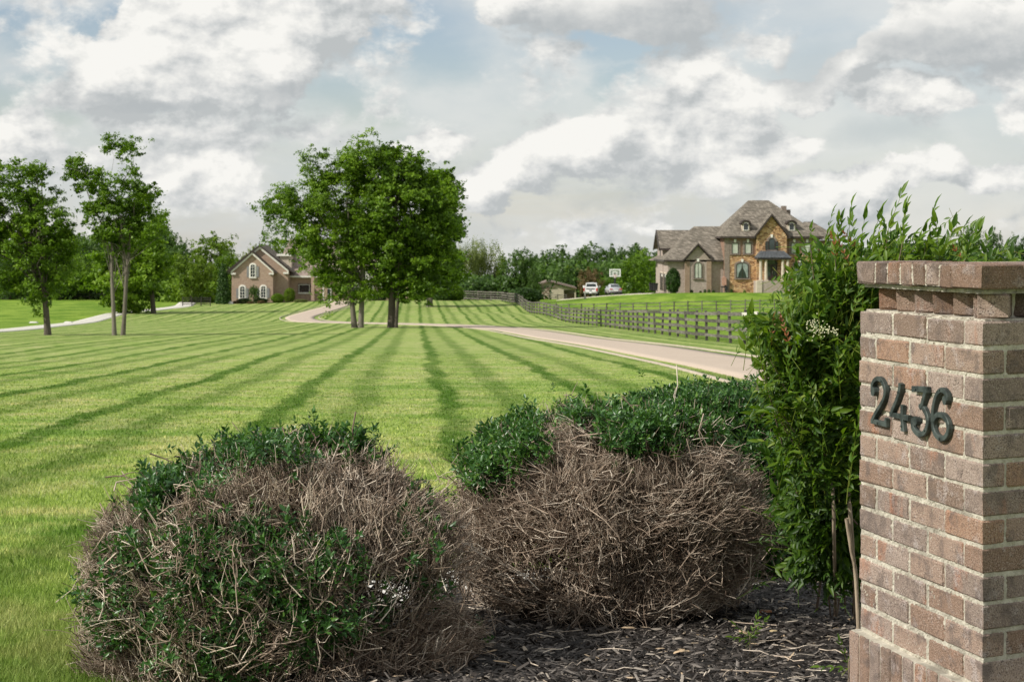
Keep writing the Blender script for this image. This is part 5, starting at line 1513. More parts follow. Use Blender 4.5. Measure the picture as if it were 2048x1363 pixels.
def undergrowth(name, label, pts, h, n, leaf, mat, seed):
    r = np.random.default_rng(seed); c = catmull(pts, 1.0); k = r.integers(0, len(c), n // 40)
    hh_ = h * r.uniform(.35, 1.0, len(k)); cx_ = c[k, 0] + r.normal(0, 1.6, len(k)); cy_ = c[k, 1] + r.normal(0, 1.6, len(k)); g_ = ground(cx_, cy_)
    j = r.integers(0, len(k), n); p = np.stack([cx_[j] + r.normal(0, .8, n), cy_[j] + r.normal(0, .8, n), g_[j] + hh_[j] * r.random(n)], -1)
    nrm = unit(r.normal(0, .6, (n, 3)) + [0, -.5, .6]); t = unit(np.cross(nrm, r.normal(0, 1, (n, 3)))); b = np.cross(nrm, t); s_ = leaf * r.uniform(.6, 1.3, n)[:, None]
    V = np.stack([p - t * s_, p + b * s_ * .6, p + t * s_, p - b * s_ * .6], 1)
    crn = r.normal(.45, .13, len(k))
    tag(raw(name, V.reshape(-1, 3), np.arange(n * 4).reshape(-1, 4), mat, rnd=np.repeat(np.clip(crn[j] + r.normal(0, .1, n), 0, 1), 4)), label, 'undergrowth', kind='stuff')


undergrowth('undergrowth', 'dark tangled undergrowth along the foot of the wood beyond the left field', [(W(-120, 287), 287), (W(100, 287), 287), (W(340, 288), 288)], 5.5, 30000, .38, M['leafcool'], 1)
undergrowth('undergrowth', 'mixed undergrowth between the left wood and the brick house', [(W(330, 276), 276), (W(400, 274), 274), (W(450, 276), 276)], 3.2, 9000, .3, M['leafmain'], 2)
undergrowth('undergrowth', 'dark undergrowth under the trees behind the end of the rail fence', [(W(880, 284), 284), (W(960, 290), 290), (W(1045, 292), 292)], 4.0, 12000, .34, M['leafcool'], 3)
undergrowth('undergrowth', 'deep green undergrowth at the foot of the far treeline', [(W(1080, 345), 345), (W(1200, 345), 345), (W(1330, 335), 335), (W(1700, 335), 335), (W(2150, 330), 330)], 7.5, 42000, .42, M['leafcool'], 4)
# ------------------------------------------------------------------ fences
def fence(name, label, pts, spacing, rails, ph, post_w, mat, seed, rail_h=.14, max_y=1e9, tilt=.03, pale=None, back=1, group=None):
    r = random.Random(seed)
    c = catmull(pts, .25) if len(pts) > 2 else np.array([np.array(pts[0]) * (1 - t) + np.array(pts[1]) * t for t in np.linspace(0, 1, 400)])
    sl_ = np.concatenate([[0], np.cumsum(np.linalg.norm(np.diff(c, axis=0), axis=1))])
    n = int(sl_[-1] / spacing); S = np.arange(n + 1) * spacing
    px_ = np.interp(S, sl_, c[:, 0]); py_ = np.interp(S, sl_, c[:, 1]); pz = ground(px_, py_)
    root = thing(name, label, 'fence', (px_[0], py_[0], pz[0]), group=group)
    pm = []
    for k in range(3):
        mb = MB(); w = post_w / 2; mb.v = []; mb.f = []
        mb.add([(-w, -w, -.2), (w, -w, -.2), (w, w, -.2), (-w, w, -.2), (-w * .95, -w, ph), (w, -w * .9, ph + .02), (w * .9, w, ph + .03), (-w, w * .9, ph - .01)],
               [(0, 3, 2, 1), (4, 5, 6, 7), (0, 1, 5, 4), (1, 2, 6, 5), (2, 3, 7, 6), (3, 0, 4, 7)])
        me = bpy.data.meshes.new('post'); me.from_pydata(mb.v, [], mb.f); me.materials.append(mat); pm.append(me)
    rm = []
    for k in range(4):
        q = []; h = rail_h / 2
        for i in range(4):
            x = i / 3; dz = r.uniform(-.012, .012)
            q += [(x, -.02, -h + dz), (x, .02, -h + dz), (x, .02, h + dz + r.uniform(-.01, .01)), (x, -.02, h + dz)]
        fs = [(0, 3, 2, 1), (12, 13, 14, 15)]
        for i in range(3):
            a = i * 4; b = a + 4
            fs += [(a + j, b + j, b + (j + 1) % 4, a + (j + 1) % 4) for j in range(4)]
        me = bpy.data.meshes.new('rail'); me.from_pydata(q, [], fs); me.materials.append(mat); rm.append(me)
    nrail = 0; sm = MB()
    for i in range(n + 1):
        dx, dy = (c[min(len(c) - 1, np.searchsorted(sl_, S[i]) + 1)] - c[max(0, np.searchsorted(sl_, S[i]) - 2)])
        a = math.atan2(dy, dx)
        link('post', pm[i % 3], root, (px_[i] - px_[0], py_[i] - py_[0], pz[i] - pz[0]), (r.gauss(0, tilt), r.gauss(0, tilt), a), (r.uniform(.85, 1.15), 1, r.uniform(.95, 1.05)))
        if i == n: break
        L = math.hypot(px_[i + 1] - px_[i], py_[i + 1] - py_[i]); a = math.atan2(py_[i + 1] - py_[i], px_[i + 1] - px_[i])
        for j, hz_ in enumerate(rails):
            z0 = pz[i] + hz_ + r.gauss(0, .012); z1 = pz[i + 1] + hz_ + r.gauss(0, .012)
            off = (post_w / 2 + .022) * back
            ox = -math.sin(a) * off; oy = math.cos(a) * off
            if nrail < 298 or True and nrail < 298:
                o = link('rail', rm[r.randrange(4)], root, (px_[i] - px_[0] + ox, py_[i] - py_[0] + oy, z0 - pz[0]), (r.gauss(0, .04), -math.atan2(z1 - z0, L), a), (math.hypot(L, z1 - z0) * 1.01, 1, r.uniform(.85, 1.15)))
                if pale and (i, j) in pale: o.material_slots[0].link = 'OBJECT'; o.material_slots[0].material = M['wood_pale']; o['label'] = 'newer pale board in the grey fence'
            else:
                p0 = Vector((px_[i] - px_[0] + ox, py_[i] - py_[0] + oy, z0 - pz[0])); p1 = Vector((px_[i + 1] - px_[0] + ox, py_[i + 1] - py_[0] + oy, z1 - pz[0]))
                h = rail_h / 2; nn = Vector((-math.sin(a), math.cos(a), 0)) * .02
                sm.add([p0 - nn + Vector((0, 0, -h)), p1 - nn + Vector((0, 0, -h)), p1 + nn + Vector((0, 0, -h)), p0 + nn + Vector((0, 0, -h)), p0 - nn + Vector((0, 0, h)), p1 - nn + Vector((0, 0, h)), p1 + nn + Vector((0, 0, h)), p0 + nn + Vector((0, 0, h))],
                       [(0, 3, 2, 1), (4, 5, 6, 7), (0, 1, 5, 4), (1, 2, 6, 5), (2, 3, 7, 6), (3, 0, 4, 7)])
            nrail += 1
    if sm.v: sm.build('far_rails', mat, root)['kind'] = 'stuff'
    return root


FP = FENCE[0:]
fence('rail_fence', 'long weathered grey four rail fence running uphill along the right side of the driveway', FP, 3.5, (.28, .62, .96, 1.30), 1.40, .12, M['wood'], 3, .15, tilt=.035, pale={(13, 3)}, back=1)
fence('rail_fence', 'lighter three rail fence crossing the green field in front of the stone house', [(W(1088, 214), 214), (W(1250, 209), 209), (W(1480, 204), 204), (W(1800, 200), 200)], 1.62, (.30, .68, 1.08), 1.18, .11, M['wood'], 4, .085, tilt=.02)
fence('garden_fence', 'short dark board fence between the lane and the left house', [(W(365, 246), 246), (W(438, 247), 247)], 1.22, (.25, .55, .85, 1.12), 1.2, .12, M['darkwood'], 5, .1, tilt=.01)
fence('field_fence', 'low dark fence along the edge of the wood behind the left field', [(W(-80, 283), 283), (W(340, 283), 283)], 2.2, (.5, .9), 1.05, .10, M['darkwood'], 6, .06, tilt=.02)
fence('paddock_fence', 'short brown fence in front of the tan barn', [(W(1098, 288), 288), (W(1150, 286), 286)], 1.5, (.35, .7), .85, .1, M['wood'], 8, .09, tilt=.02)


# ------------------------------------------------------------------ windows and house parts
def window(root, cx, z0, z1, w, yf, rise=0.0, glass='glass', frame='trimdark', sur=None, sw=.18, mull=1, rows=1, key=None, keyz=0, fr=.07, sill=True, shutters=None):
    def outl(e):
        if rise > 0: return arch(cx, w + 2 * e, z0 - (e if not sill else e * .6), z1 + e, rise + e, 10)
        return [(cx - w / 2 - e, z0 - e * .6), (cx + w / 2 + e, z0 - e * .6), (cx + w / 2 + e, z1 + e), (cx - w / 2 - e, z1 + e)]
    f = MB().ring(outl(0), outl(-fr), yf - .14, yf - .005)
    for k in range(1, mull + 1):
        x = cx - w / 2 + w * k / (mull + 1); f.box(x - .025, x + .025, yf - .12, yf - .05, z0 + fr * .5, z1 - fr * .5)
    for k in range(1, rows):
        z = z0 + (z1 - z0) * k / rows; f.box(cx - w / 2 + fr * .6, cx + w / 2 - fr * .6, yf - .115, yf - .055, z - .022, z + .022)
    wo = f.build('window', M[frame], root)
    MB().prism(outl(-fr * .8), yf - .08, yf - .02).build('pane', M[glass], wo)
    if sur: MB().ring(outl(sw), outl(.002), yf - .075, yf + .01).build('surround', M[sur], wo)
    if sill: MB().box(cx - w / 2 - sw, cx + w / 2 + sw, yf - .20, yf + .01, z0 - .16, z0 - .02).build('sill', M[sur or frame], wo)
    if key: MB().prism([(cx - .11, z1 + keyz), (cx + .11, z1 + keyz), (cx + .17, z1 + keyz + .42), (cx - .17, z1 + keyz + .42)], yf - .14, yf - .078).build('keystone', M['keystone'], wo)
    if shutters:
        for s in (-1, 1):
            x = cx + s * (w / 2 + .27); MB().box(x - .19, x + .19, yf - .07, yf + .01, z0, z1 - rise).build('shutter', M[shutters], wo)
    return wo


def chevron(hw, ze, zp, th, cx=0):
    return [(cx - hw, ze), (cx, zp), (cx + hw, ze), (cx + hw, ze + th), (cx, zp + th * 1.25), (cx - hw, ze + th)]


def slabs(root, name, mat, hw, ze, zp, th, y0, y1, cx=0):
    mb = MB()
    for s in (-1, 1):
        mb.prism([(cx, zp), (cx + s * hw, ze), (cx + s * hw, ze + th), (cx, zp + th * 1.2)][::s], y0, y1)
    return mb.build(name, mat, root)


def hip(x0, x1, y0, y1, ze, rx0, rx1, ry0, ry1, zr):
    mb = MB()
    v = [(x0, y0, ze), (x1, y0, ze), (x1, y1, ze), (x0, y1, ze), (rx0, ry0, zr), (rx1, ry0, zr)]
    return mb.add(v, [(0, 1, 5, 4), (1, 2, 5), (2, 3, 4, 5), (3, 0, 4), (3, 2, 1, 0)])


# ---- stone house on the right
RY = 246.0; RX = W(1541.7, RY)
RZ = min(gz(RX, RY), EYE - (584.5 - HZ) * RY / F + .3)
RZ = EYE - (584.0 - HZ) * RY / F
RH = thing('stone_house', 'large two storey house of tan stone and brown brick with a steep shingled roof', 'house', (RX, RY, RZ))
MB().box(-6.2, 6.3, 0, 14, -1.5, 7.35).build('wall', M['Rbrickred'], RH)
MB().box(-6.18, -5.5, -.10, .02, -1.0, 7.3).build('quoin', M['Rbricktrim'], RH)
MB().box(5.6, 6.25, -.10, .02, -1.0, 7.3).build('quoin', M['Rbricktrim'], RH)
MB().box(-5.48, -2.0, -.05, .02, -1.0, 5.0).build('stone_facing', M['Rstone'], RH)
MB().box(2.02, 5.58, -.05, .02, -1.0, 5.0).build('stone_facing', M['Rstone'], RH)
MB().prism([(-2.0, -1), (2.0, -1), (2.0, 7.5), (0, 10.05), (-2.0, 7.5)], -.75, .5).build('gable_wall', M['Rstone'], RH)
slabs(RH, 'gable_roof', M['Rroof'], 2.35, 7.28, 10.22, .16, -1.15, 6.0)
mb = MB()
for s in (-1, 1): mb.prism([(0, 10.12), (s * 2.4, 7.12), (s * 2.4, 7.42), (0, 10.47)][::s], -1.25, -1.13)
mb.box(-2.75, -2.05, -.85, -.1, 7.1, 7.32); mb.box(2.05, 2.75, -.85, -.1, 7.1, 7.32)
mb.build('bargeboard', M['trimdark'], RH)
hip(-6.75, 6.95, -.5, 14.5, 7.42, -2.1, .65, 7, 7, 12.35).build('roof', M['Rroof'], RH)
MB().box(-6.78, 6.98, -.55, 14.55, 7.16, 7.42).build('eaves', M['trimdark'], RH)
# left wing
MB().box(-13.6, -6.2, .9, 17, -1.5, 4.15).build('wall', M['Rbrick'], RH)
hip(-14.2, -5.0, .4, 17.5, 4.28, -9.4, -5.0, 8.5, 8.5, 8.8).build('roof', M['Rroof'], RH)
MB().box(-14.23, -6.25, .35, 17.5, 4.02, 4.28).build('eaves', M['trimdark'], RH)
MB().prism([(-11.4, -1), (-7.9, -1), (-7.9, 4.2), (-9.65, 6.15), (-11.4, 4.2)], .35, 1.4).build('gable_wall', M['Rbrick'], RH)
slabs(RH, 'gable_roof', M['Rroof'], 2.05, 4.15, 6.32, .14, -.02, 5.5, -9.65)
mb = MB()
for s in (-1, 1): mb.prism([(-9.65, 6.25), (-9.65 + s * 2.1, 4.02), (-9.65 + s * 2.1, 4.27), (-9.65, 6.54)][::s], -.12, -.01)
mb.build('bargeboard', M['trimdark'], RH)
MB().box(-11.42, -10.75, .27, .36, -1, 4.1).build('quoin', M['Rquoin'], RH)
MB().box(-8.5, -7.88, .27, .36, -1, 4.1).build('quoin', M['Rquoin'], RH)
# garage cross wing
MB().box(-13.7, -8, 8.5, 17.5, -1.5, 5.7).build('wall', M['Rbrick'], RH)
MB().prismx([(8.5, 5.6), (17.5, 5.6), (13, 8.05)], -13.69, -8.1).build('gable_wall', M['Rbrick'], RH)
mb = MB()
mb.prismx([(8.0, 5.62), (13, 8.15), (13, 8.32), (8.0, 5.80)], -14.2, -6.5); mb.prismx([(13, 8.15), (18, 5.62), (18, 5.80), (13, 8.32)], -14.2, -6.5)
mb.build('roof', M['Rroof'], RH)
mb = MB(); mb.prismx([(7.95, 5.45), (13, 8.05), (13, 8.36), (7.95, 5.85)], -14.3, -14.19); mb.prismx([(13, 8.05), (18.05, 5.45), (18.05, 5.85), (13, 8.36)], -14.3, -14.19); mb.box(-14.2, -12, 7.93, 8.02, 5.5, 5.8)
mb.build('bargeboard', M['trimdark'], RH)
MB().box(-13.5, -8.5, 17.5, 23, -1.5, 4.0).build('wall', M['Rbrick'], RH)
hip(-14.6, -8, 17.4, 23.5, 4.0, -11, -10, 20, 20, 6.0).build('roof', M['Rroof'], RH)
for y in (1.8, 7.6):
    g = MB().box(-13.76, -13.58, y, y + 4.8, 0, 2.35).build('garage_door', M['door'], RH)
    MB().box(-13.72, -13.6, y - .18, y, -.1, 2.5).box(-13.72, -13.6, y + 4.8, y + 4.98, -.1, 2.5).box(-13.72, -13.6, y - .18, y + 4.98, 2.35, 2.55).build('frame', M['stucco'], g)
for y in (1.4, 7.1): MB().cyl((-13.85, y, 1.95), (-13.85, y, 2.3), .12, .12, 8).build('wall_lamp', M['keystone'], RH)
MB().box(-13.74, -13.6, 11.5, 12.9, 4.2, 6.6).build('window', M['trimdark'], RH)
# right wing
MB().box(6.0, 9.4, 3, 16, -1.5, 6.9).build('wall', M['Rbrickred'], RH)
hip(5.0, 10.0, 2.4, 16.6, 6.95, 5.8, 7.0, 9, 9, 9.45).build('roof', M['Rroof'], RH)
# dormers
for cx in (-3.25, 2.85):
    d = MB().prism(arch(cx, 1.05, 8.05, 9.35, .35, 8), .55, 2.6).build('dormer', M['stucco'], RH)
    o_ = arch(cx, 1.45, 9.02, 9.62, .55, 8); i_ = arch(cx, 1.12, 9.02, 9.42, .42, 8)
    MB().ring(o_[2:] , i_[2:], .3, 2.7).build('dormer_roof', M['trimdark'], d)
    MB().prism(arch(cx, .62, 8.25, 9.2, .31, 8), .48, .54).build('pane', M['glass'], d)
    MB().ring(arch(cx, .74, 8.18, 9.28, .37, 8), arch(cx, .6, 8.26, 9.2, .3, 8), .44, .56).build('frame', M['trimwhite'], d)
MB().box(2.55, 3.2, 7.5, 8.4, 8, 11.6).build('chimney', M['Rbricktrim'], RH)
MB().box(3.3, 3.9, 8.5, 9.3, 8, 11.1).build('chimney', M['Rbricktrim'], RH)
# windows
for cx in (-4.77, -3.05, 3.1, 4.82): window(RH, cx, 5.12, 6.55, .88, -.0, 0, 'blind', 'trimdark', 'Rbricktrim', .26, 0, 1, True, .05)
for cx in (-3.82, 3.9):
    w_ = window(RH, cx, 1.85, 3.95, 1.62, -.05, .38, 'glass', 'trimdark', 'Rbricktrim', .24, 1, 1, True, .03)
    for s in (-1, 1):
        MB().prism([(cx + s * .74, 1.95), (cx + s * .74, 3.5), (cx + s * .06, 3.6), (cx + s * .10, 3.2), (cx + s * .42, 2.6), (cx + s * .6, 1.95)][::s], -.155, -.135).build('curtain', M['curtain'], w_)
    MB().prism(arch(cx, 1.45, 3.45, 3.86, .33, 8), -.135, -.131).build('valance', M['curtain'], w_)
w_ = window(RH, 0, 5.62, 7.2, .86, -.75, .40, 'glass', 'trimdark', 'Rbricktrim', .24, 0, 1, True, .05)
for cx in (-.66, .66): window(RH, cx, 5.62, 6.75, .42, -.77, 0, 'glass', 'trimdark', None, .1, 0, 1, sill=False)
window(RH, -9.65, 1.85, 3.98, 1.0, .35, .42, 'blind', 'trimdark', 'Rbricktrim', .22, 1, 1, True, .05)
# porch
pr = MB().box(-2.25, 2.1, -4.0, -.75, 4.35, 4.62).build('porch_roof', M['trimdark'], RH)
mr = MB().add([(-2.35, -4.1, 4.62), (2.2, -4.1, 4.62), (2.2, -.76, 4.62), (-2.35, -.76, 4.62), (-1.55, -2.2, 5.5), (1.4, -2.2, 5.5), (1.4, -.76, 5.5), (-1.55, -.76, 5.5)],
              [(0, 1, 5, 4), (1, 2, 6, 5), (3, 0, 4, 7), (4, 5, 6, 7), (2, 3, 7, 6)])
for k in range(1, 10):
    x0 = -2.35 + 4.55 * k / 10; x1 = -1.55 + 2.95 * k / 10
    mr.add([(x0 - .03, -4.1, 4.66), (x0 + .03, -4.1, 4.66), (x1 + .02, -2.2, 5.55), (x1 - .02, -2.2, 5.55)], [(0, 1, 2, 3)])
mr.build('metal_roof', M['metalroof'], pr)
for x in (-1.85, -1.15, 1.05, 1.7): MB().cyl((x, -3.7, 1.7), (x, -3.7, 4.36), .23, .17, 10).box(x - .28, x + .28, -3.98, -3.42, 1.55, 1.72).build('column', M['stucco'], RH)
MB().box(-2.4, 2.3, -4.2, -.7, -1, 1.55).build('porch_base', M['Rbrick'], RH)
MB().box(-2.45, -1.75, -4.3, -3.4, -1, 1.62).build('porch_pier', M['stucco'], RH)
dr = MB().box(-.75, .75, -.84, -.74, 1.56, 3.7).build('door', M['door'], RH)
MB().prism(arch(0, 1.6, 3.7, 4.3, .5, 8), -.83, -.75).build('fanlight', M['glass'], dr)
for x in (-.37, .37): MB().prism(arch(x, .42, 2.1, 3.5, .2, 8), -.87, -.842).build('pane', M['glass'], dr)
MB().cyl((0.05, -.9, 2.5), (.05, -.9, 2.8), .03, .03, 6).build('handle', M['chrome'], dr)
st_ = MB()
for k in range(8): st_.box(2.3 + k * .32, 2.3 + (k + 1) * .32, -4.2, -2.4, -1, 1.55 - (k + 1) * .18)
st_.build('steps', M['stucco'], RH)
MB().prism([(2.3, .6), (5.0, -.8), (5.0, -.1), (2.3, 1.9)], -4.45, -4.25).build('stair_wall', M['stucco'], RH)
# meter, bins, foundation shrubs
mt = thing('utility_meter', 'pinkish box above dark meter pipes against the brick wall of the stone house', 'utility meter', (RX - 6.25, RY - .0, RZ))
MB().box(-.28, .28, -.55, -.2, .95, 1.85).prism([(-.32, 1.85), (.32, 1.85), (0, 2.15)], -.57, -.18).build('box', M['terracotta'], mt)
MB().cyl((-.3, -.4, -.3), (-.3, -.4, .8), .05).cyl((.2, -.4, -.3), (.2, -.4, .95), .06).cyl((-.42, -.4, .7), (.42, -.4, .7), .09).box(.1, .45, -.6, -.25, .3, .75).build('pipes', M['black'], mt)


def binn(lab, x, y, group):
    z = RZ if True else gz(x, y)
    t = thing('wheelie_bin', lab, 'bin', (x, y, z), group=group)
    MB().add([(-.25, -.3, .1), (.25, -.3, .1), (.25, .3, .1), (-.25, .3, .1), (-.32, -.38, 1.0), (.32, -.38, 1.0), (.32, .38, 1.0), (-.32, .38, 1.0)],
             [(0, 3, 2, 1), (4, 5, 6, 7), (0, 1, 5, 4), (1, 2, 6, 5), (2, 3, 7, 6), (3, 0, 4, 7)]).build('body', M['black'], t)
    MB().box(-.34, .34, -.4, .42, 1.0, 1.09).build('lid', M['rubber'], t)
    for s in (-1, 1): MB().cyl((s * .2, .3, .11), (s * .3, .3, .11), .12, .12, 10).build('wheel', M['rubber'], t)


binn('black wheeled bin further from the garage doors, at the end of the drive', W(1303, 252), 252, 'bins beside the garage'); binn('black wheeled bin closest to the garage doors of the stone house', W(1311, 251), 251, 'bins beside the garage')


def bush(name, label, cat, px, ytop, hw, Y, kind, i, mat, ybase, group=None, dy=0):
    return bgtree(name, label, cat, px, ytop, hw, Y, kind, i, mat, group, False, ybase)


for k, (px, yt, hw) in enumerate([(1383, 578, 3.5), (1401, 580, 2.6), (1410, 577, 3), (1418, 577, 3.4), (1427, 579, 3.2), (1463, 576, 2.6), (1489, 578, 3.4), (1511, 578, 2.4)]):
    bush('foundation_shrub', ['small round shrub by the brick gable of the stone house', 'tiny shrub at the foot of the stone house wall', 'little dark shrub below the left wing of the stone house', 'low green shrub near the meter of the stone house',
         'low dark shrub just left of the meter', 'small shrub at the corner of the tan stone facing', 'pale green shrub under the curtained window', 'small shrub by the porch pier'][k], 'shrub', px, yt, hw, RY - 1.2, 'mound', k % 2, 'leafever' if k != 6 else 'leafwillow', 585.5, 'small shrubs along the stone house')

# ---- brick house on the left
LY = 262.0; LX = W(504.9, LY); LZ = EYE - (605.0 - HZ) * LY / F
LH = thing('brick_house', 'pinkish brick house with twin white trimmed gables and a hipped roof', 'house', (LX, LY, LZ))
MB().prism([(-2.9, -1), (2.9, -1), (2.9, 4.5), (0, 7.05), (-2.9, 4.5)], 0, 8).build('gable_wall', M['Lbrick'], LH)
slabs(LH, 'gable_roof', M['Rroof'], 3.35, 4.15, 7.12, .16, -.35, 8.5)
mb = MB()
for s in (-1, 1):
    mb.prism([(0, 6.83), (s * 3.0, 4.18), (s * 3.0, 4.46), (0, 7.13)][::s], -.3, -.06); mb.box(min(s * 2.35, s * 3.05), max(s * 2.35, s * 3.05), -.28, -.05, 3.98, 4.22)
mb.build('bargeboard', M['trimwhite'], LH)
mb = MB()
for s in (-1, 1): mb.prism([(0, 7.14), (s * 3.42, 4.12), (s * 3.42, 4.34), (0, 7.38)][::s], -.42, -.31)
mb.build('roof_edge', M['trimdark'], LH)
MB().prism([(-3.2, -1), (4.85, -1), (4.85, 4.55), (.85, 7.75), (-3.15, 4.55)], 1.5, 9).build('gable_wall', M['Lbrick'], LH)
slabs(LH, 'gable_roof', M['Rroof'], 4.75, 4.2, 7.95, .18, 1.1, 9.5, .85)
mb = MB()
for s in (-1, 1):
    mb.prism([(.85, 7.62), (.85 + s * 4.1, 4.28), (.85 + s * 4.1, 4.56), (.85, 7.94)][::s], 1.2, 1.44)
mb.box(4.2, 4.95, 1.22, 1.45, 4.05, 4.3); mb.build('bargeboard', M['trimwhite'], LH)
mb = MB()
for s in (-1, 1): mb.prism([(.85, 7.96), (.85 + s * 4.85, 4.12), (.85 + s * 4.85, 4.36), (.85, 8.22)][::s], 1.0, 1.12)
mb.build('roof_edge', M['trimdark'], LH)
MB().cyl((.85, 1.05, 8.1), (.85, 1.05, 8.75), .10, .02, 6).build('finial', M['trimdark'], LH)
MB().box(4.0, 22, 4, 16, -1, 3.7).build('wall', M['Lbrick'], LH)
hip(2.5, 22.6, 3.4, 16.6, 3.75, 4.0, 13.5, 10, 10, 8.95).build('roof', M['Lroof'], LH)
MB().box(3.4, 22.65, 3.35, 16.6, 3.5, 3.74).build('eaves', M['trimwhite'], LH)
dm = MB().box(3.25, 5.0, 4.3, 8.5, 4.2, 6.55).build('dormer', M['stucco'], LH)
MB().box(2.9, 5.15, 4.0, 8.6, 6.55, 6.85).build('dormer_roof', M['trimwhite'], dm)
window(LH, .05, 3.62, 5.5, .78, 0, .36, 'glass', 'trimwhite', 'trimwhite', .13, 1, 4, fr=.09, shutters='shutter')
window(LH, -1.42, .65, 2.4, .82, 0, .38, 'glass', 'trimwhite', 'trimwhite', .14, 1, 4, fr=.09, shutters='shutter')
window(LH, 1.55, .7, 2.42, .80, 0, .38, 'glass', 'trimwhite', 'trimwhite', .14, 1, 4, fr=.09, shutters='shutter')
# porch with arches
MB().box(6.0, 8.1, 3.86, 4.0, 1.35, 2.6).build('window_recess', M['trimdark'], LH)
window(LH, 6.9, 1.3, 2.5, 1.6, 3.98, 0, 'glass', 'trimwhite', 'trimwhite', .08, 3, 2, fr=.08)
pa = MB()
for k, x in enumerate((8.35, 10.2, 12.05)): pa.box(x - .22, x + .22, 1.6, 2.0, -.5, 3.7)
pc_ = pa.build('porch_columns', M['Lbrick'], LH)
for cx in (9.28, 11.13):
    a_ = arch(cx, 1.45, 3.2, 4.05, .7, 10)[2:]
    MB().prism([(cx - .93, 3.5), (cx - .93, 4.45), (cx + .93, 4.45), (cx + .93, 3.5)] + [(x, z) for x, z in a_], 1.62, 1.98).build('porch_arch', M['trimwhite'], LH)
MB().box(7.9, 12.5, 1.4, 4.2, 4.45, 4.62).build('porch_roof', M['Lroof'], LH)
window(LH, 10.2, .3, 2.6, 1.1, 3.98, .4, 'glass', 'trimwhite', 'trimwhite', .1, 1, 3, fr=.08)
for cx in (14.2, 16.2, 18.5): window(LH, cx, .9, 2.7, 1.1, 3.98, .35, 'glass', 'trimwhite', 'trimwhite', .14, 1, 3, fr=.09)
MB().box(15.2, 16.9, 3.0, 4.1, 3.2, 4.6).build('bay', M['trimwhite'], LH)
# beds in front of the left house
def bedstrip(pts, w):
    ribbon('planting_bed', pts, 0.0, -w, w, .06, M['soilmulch'], .8, 5)


bedstrip([(LX - 4.2, LY - 1.4), (LX - 1, LY - 1.9), (LX + 3, LY - 1.6), (LX + 7, LY + .6), (LX + 10.5, LY + 1.6)], 1.1)
bedstrip([(W(735, 262), 262), (W(790, 261.5), 261.5), (W(850, 262), 262)], 1.1)
HB = [('box_hedge', 'low clipped hedge under the left ground window of the brick house', 'hedge', 488, 594.5, 15, 259.5, 'mound', 'leafever', 606), ('box_hedge', 'low clipped hedge under the right ground window of the brick house', 'hedge', 522, 594, 13, 259.5, 'mound', 'leafever', 605.5),
      ('round_bush', 'mid green rounded bush right of the gable corner of the brick house', 'shrub', 555, 585, 13, 260, 'mound', 'leafmain', 603.5), ('round_bush', 'taller light green bush beside the recessed porch of the brick house', 'shrub', 579, 573, 11, 262, 'mound', 'leaflime', 602),
      ('flowering_mound', 'low reddish mound left of the clipped hedge', 'shrub', 471, 600, 7, 258.5, 'mound', 'leafrust', 608.5), ('flowering_mound', 'reddish plant clump between hedge and small tree', 'shrub', 500, 601, 7, 258.2, 'mound', 'leafrust', 609), ('flowering_mound', 'reddish plant clump under the right end of the hedge', 'shrub', 522, 599, 8, 258.2, 'mound', 'leafrust', 608),
      ('ground_cover', 'pale yellow green low edging plants before the porch', 'shrub', 602, 597, 14, 260, 'mound', 'leafwillow', 603.5), ('round_bush', 'dark bush under the tree left of the golden shrub', 'shrub', 757, 585, 16, 262, 'mound', 'leafever', 601), ('round_bush', 'dark bush seen between the two right trunks', 'shrub', 795, 587, 14, 262, 'mound', 'leafever', 601),
      ('golden_shrub', 'golden yellow feathery shrub behind the pair of trees', 'shrub', 829, 586, 12, 262, 'mound', 'leaflime', 599), ('round_bush', 'large dark bush left of the far lawn tree', 'shrub', 905, 565, 24, 268, 'mound', 'leafmain', 600), ('round_bush', 'green bush against the end of the willow', 'shrub', 885, 572, 18, 266, 'mound', 'leafcool', 600)]
for k, (nm, lb, ct, px, yt, hw, Y, kd, mt_, yb) in enumerate(HB): bush(nm, lb, ct, px, yt, hw, Y, kd, k % 2, mt_, yb)
bgtree('small_tree', 'small round headed ornamental tree between the two ground windows of the brick house', 'tree', 507, 565, 13, 258.8, 'round', 0, 'leafcool', None, True, 608)
mb = MB(); mb.add([(-.9, -.4, -.1), (.9, -.4, -.1), (.9, .4, -.1), (-.9, .4, -.1), (-.6, -.25, .3), (.4, -.3, .42), (.7, .2, .3), (-.5, .25, .35)], [(0, 3, 2, 1), (4, 5, 6, 7), (0, 1, 5, 4), (1, 2, 6, 5), (2, 3, 7, 6), (3, 0, 4, 7)])
o = mb.build('boulder', M['stone'], loc=(W(455, 258), 258, gz(W(455, 258), 258))); tag(o, 'pale flat boulder at the left corner of the brick house', 'rock')
for (px, py, lab) in ((325, 637, 'flat whitish stone lying in the field beside the gravel lane'), (160, 640, 'small pale stone in the left field grass')):
    mb = MB(); mb.add([(-.5, -.3, -.1), (.5, -.3, -.1), (.5, .3, -.1), (-.5, .3, -.1), (-.3, -.15, .12), (.3, -.2, .15), (.35, .15, .1), (-.3, .15, .13)], [(0, 3, 2, 1), (4, 5, 6, 7), (0, 1, 5, 4), (1, 2, 6, 5), (2, 3, 7, 6), (3, 0, 4, 7)])
    o = mb.build('field_stone', M['stone'], loc=(W(px * .42 + 0, 175), 175, gz(W(px * .42, 175), 175))); tag(o, lab, 'stone')

# ---- barn
BY_ = 300.0; BX_ = W(1125, BY_); BZ_ = EYE - (598 - HZ) * BY_ / F
barn = thing('barn', 'tan board barn with a brown roof, a crossed door and an open bay', 'barn', (BX_, BY_, BZ_)); s_ = BY_ / F


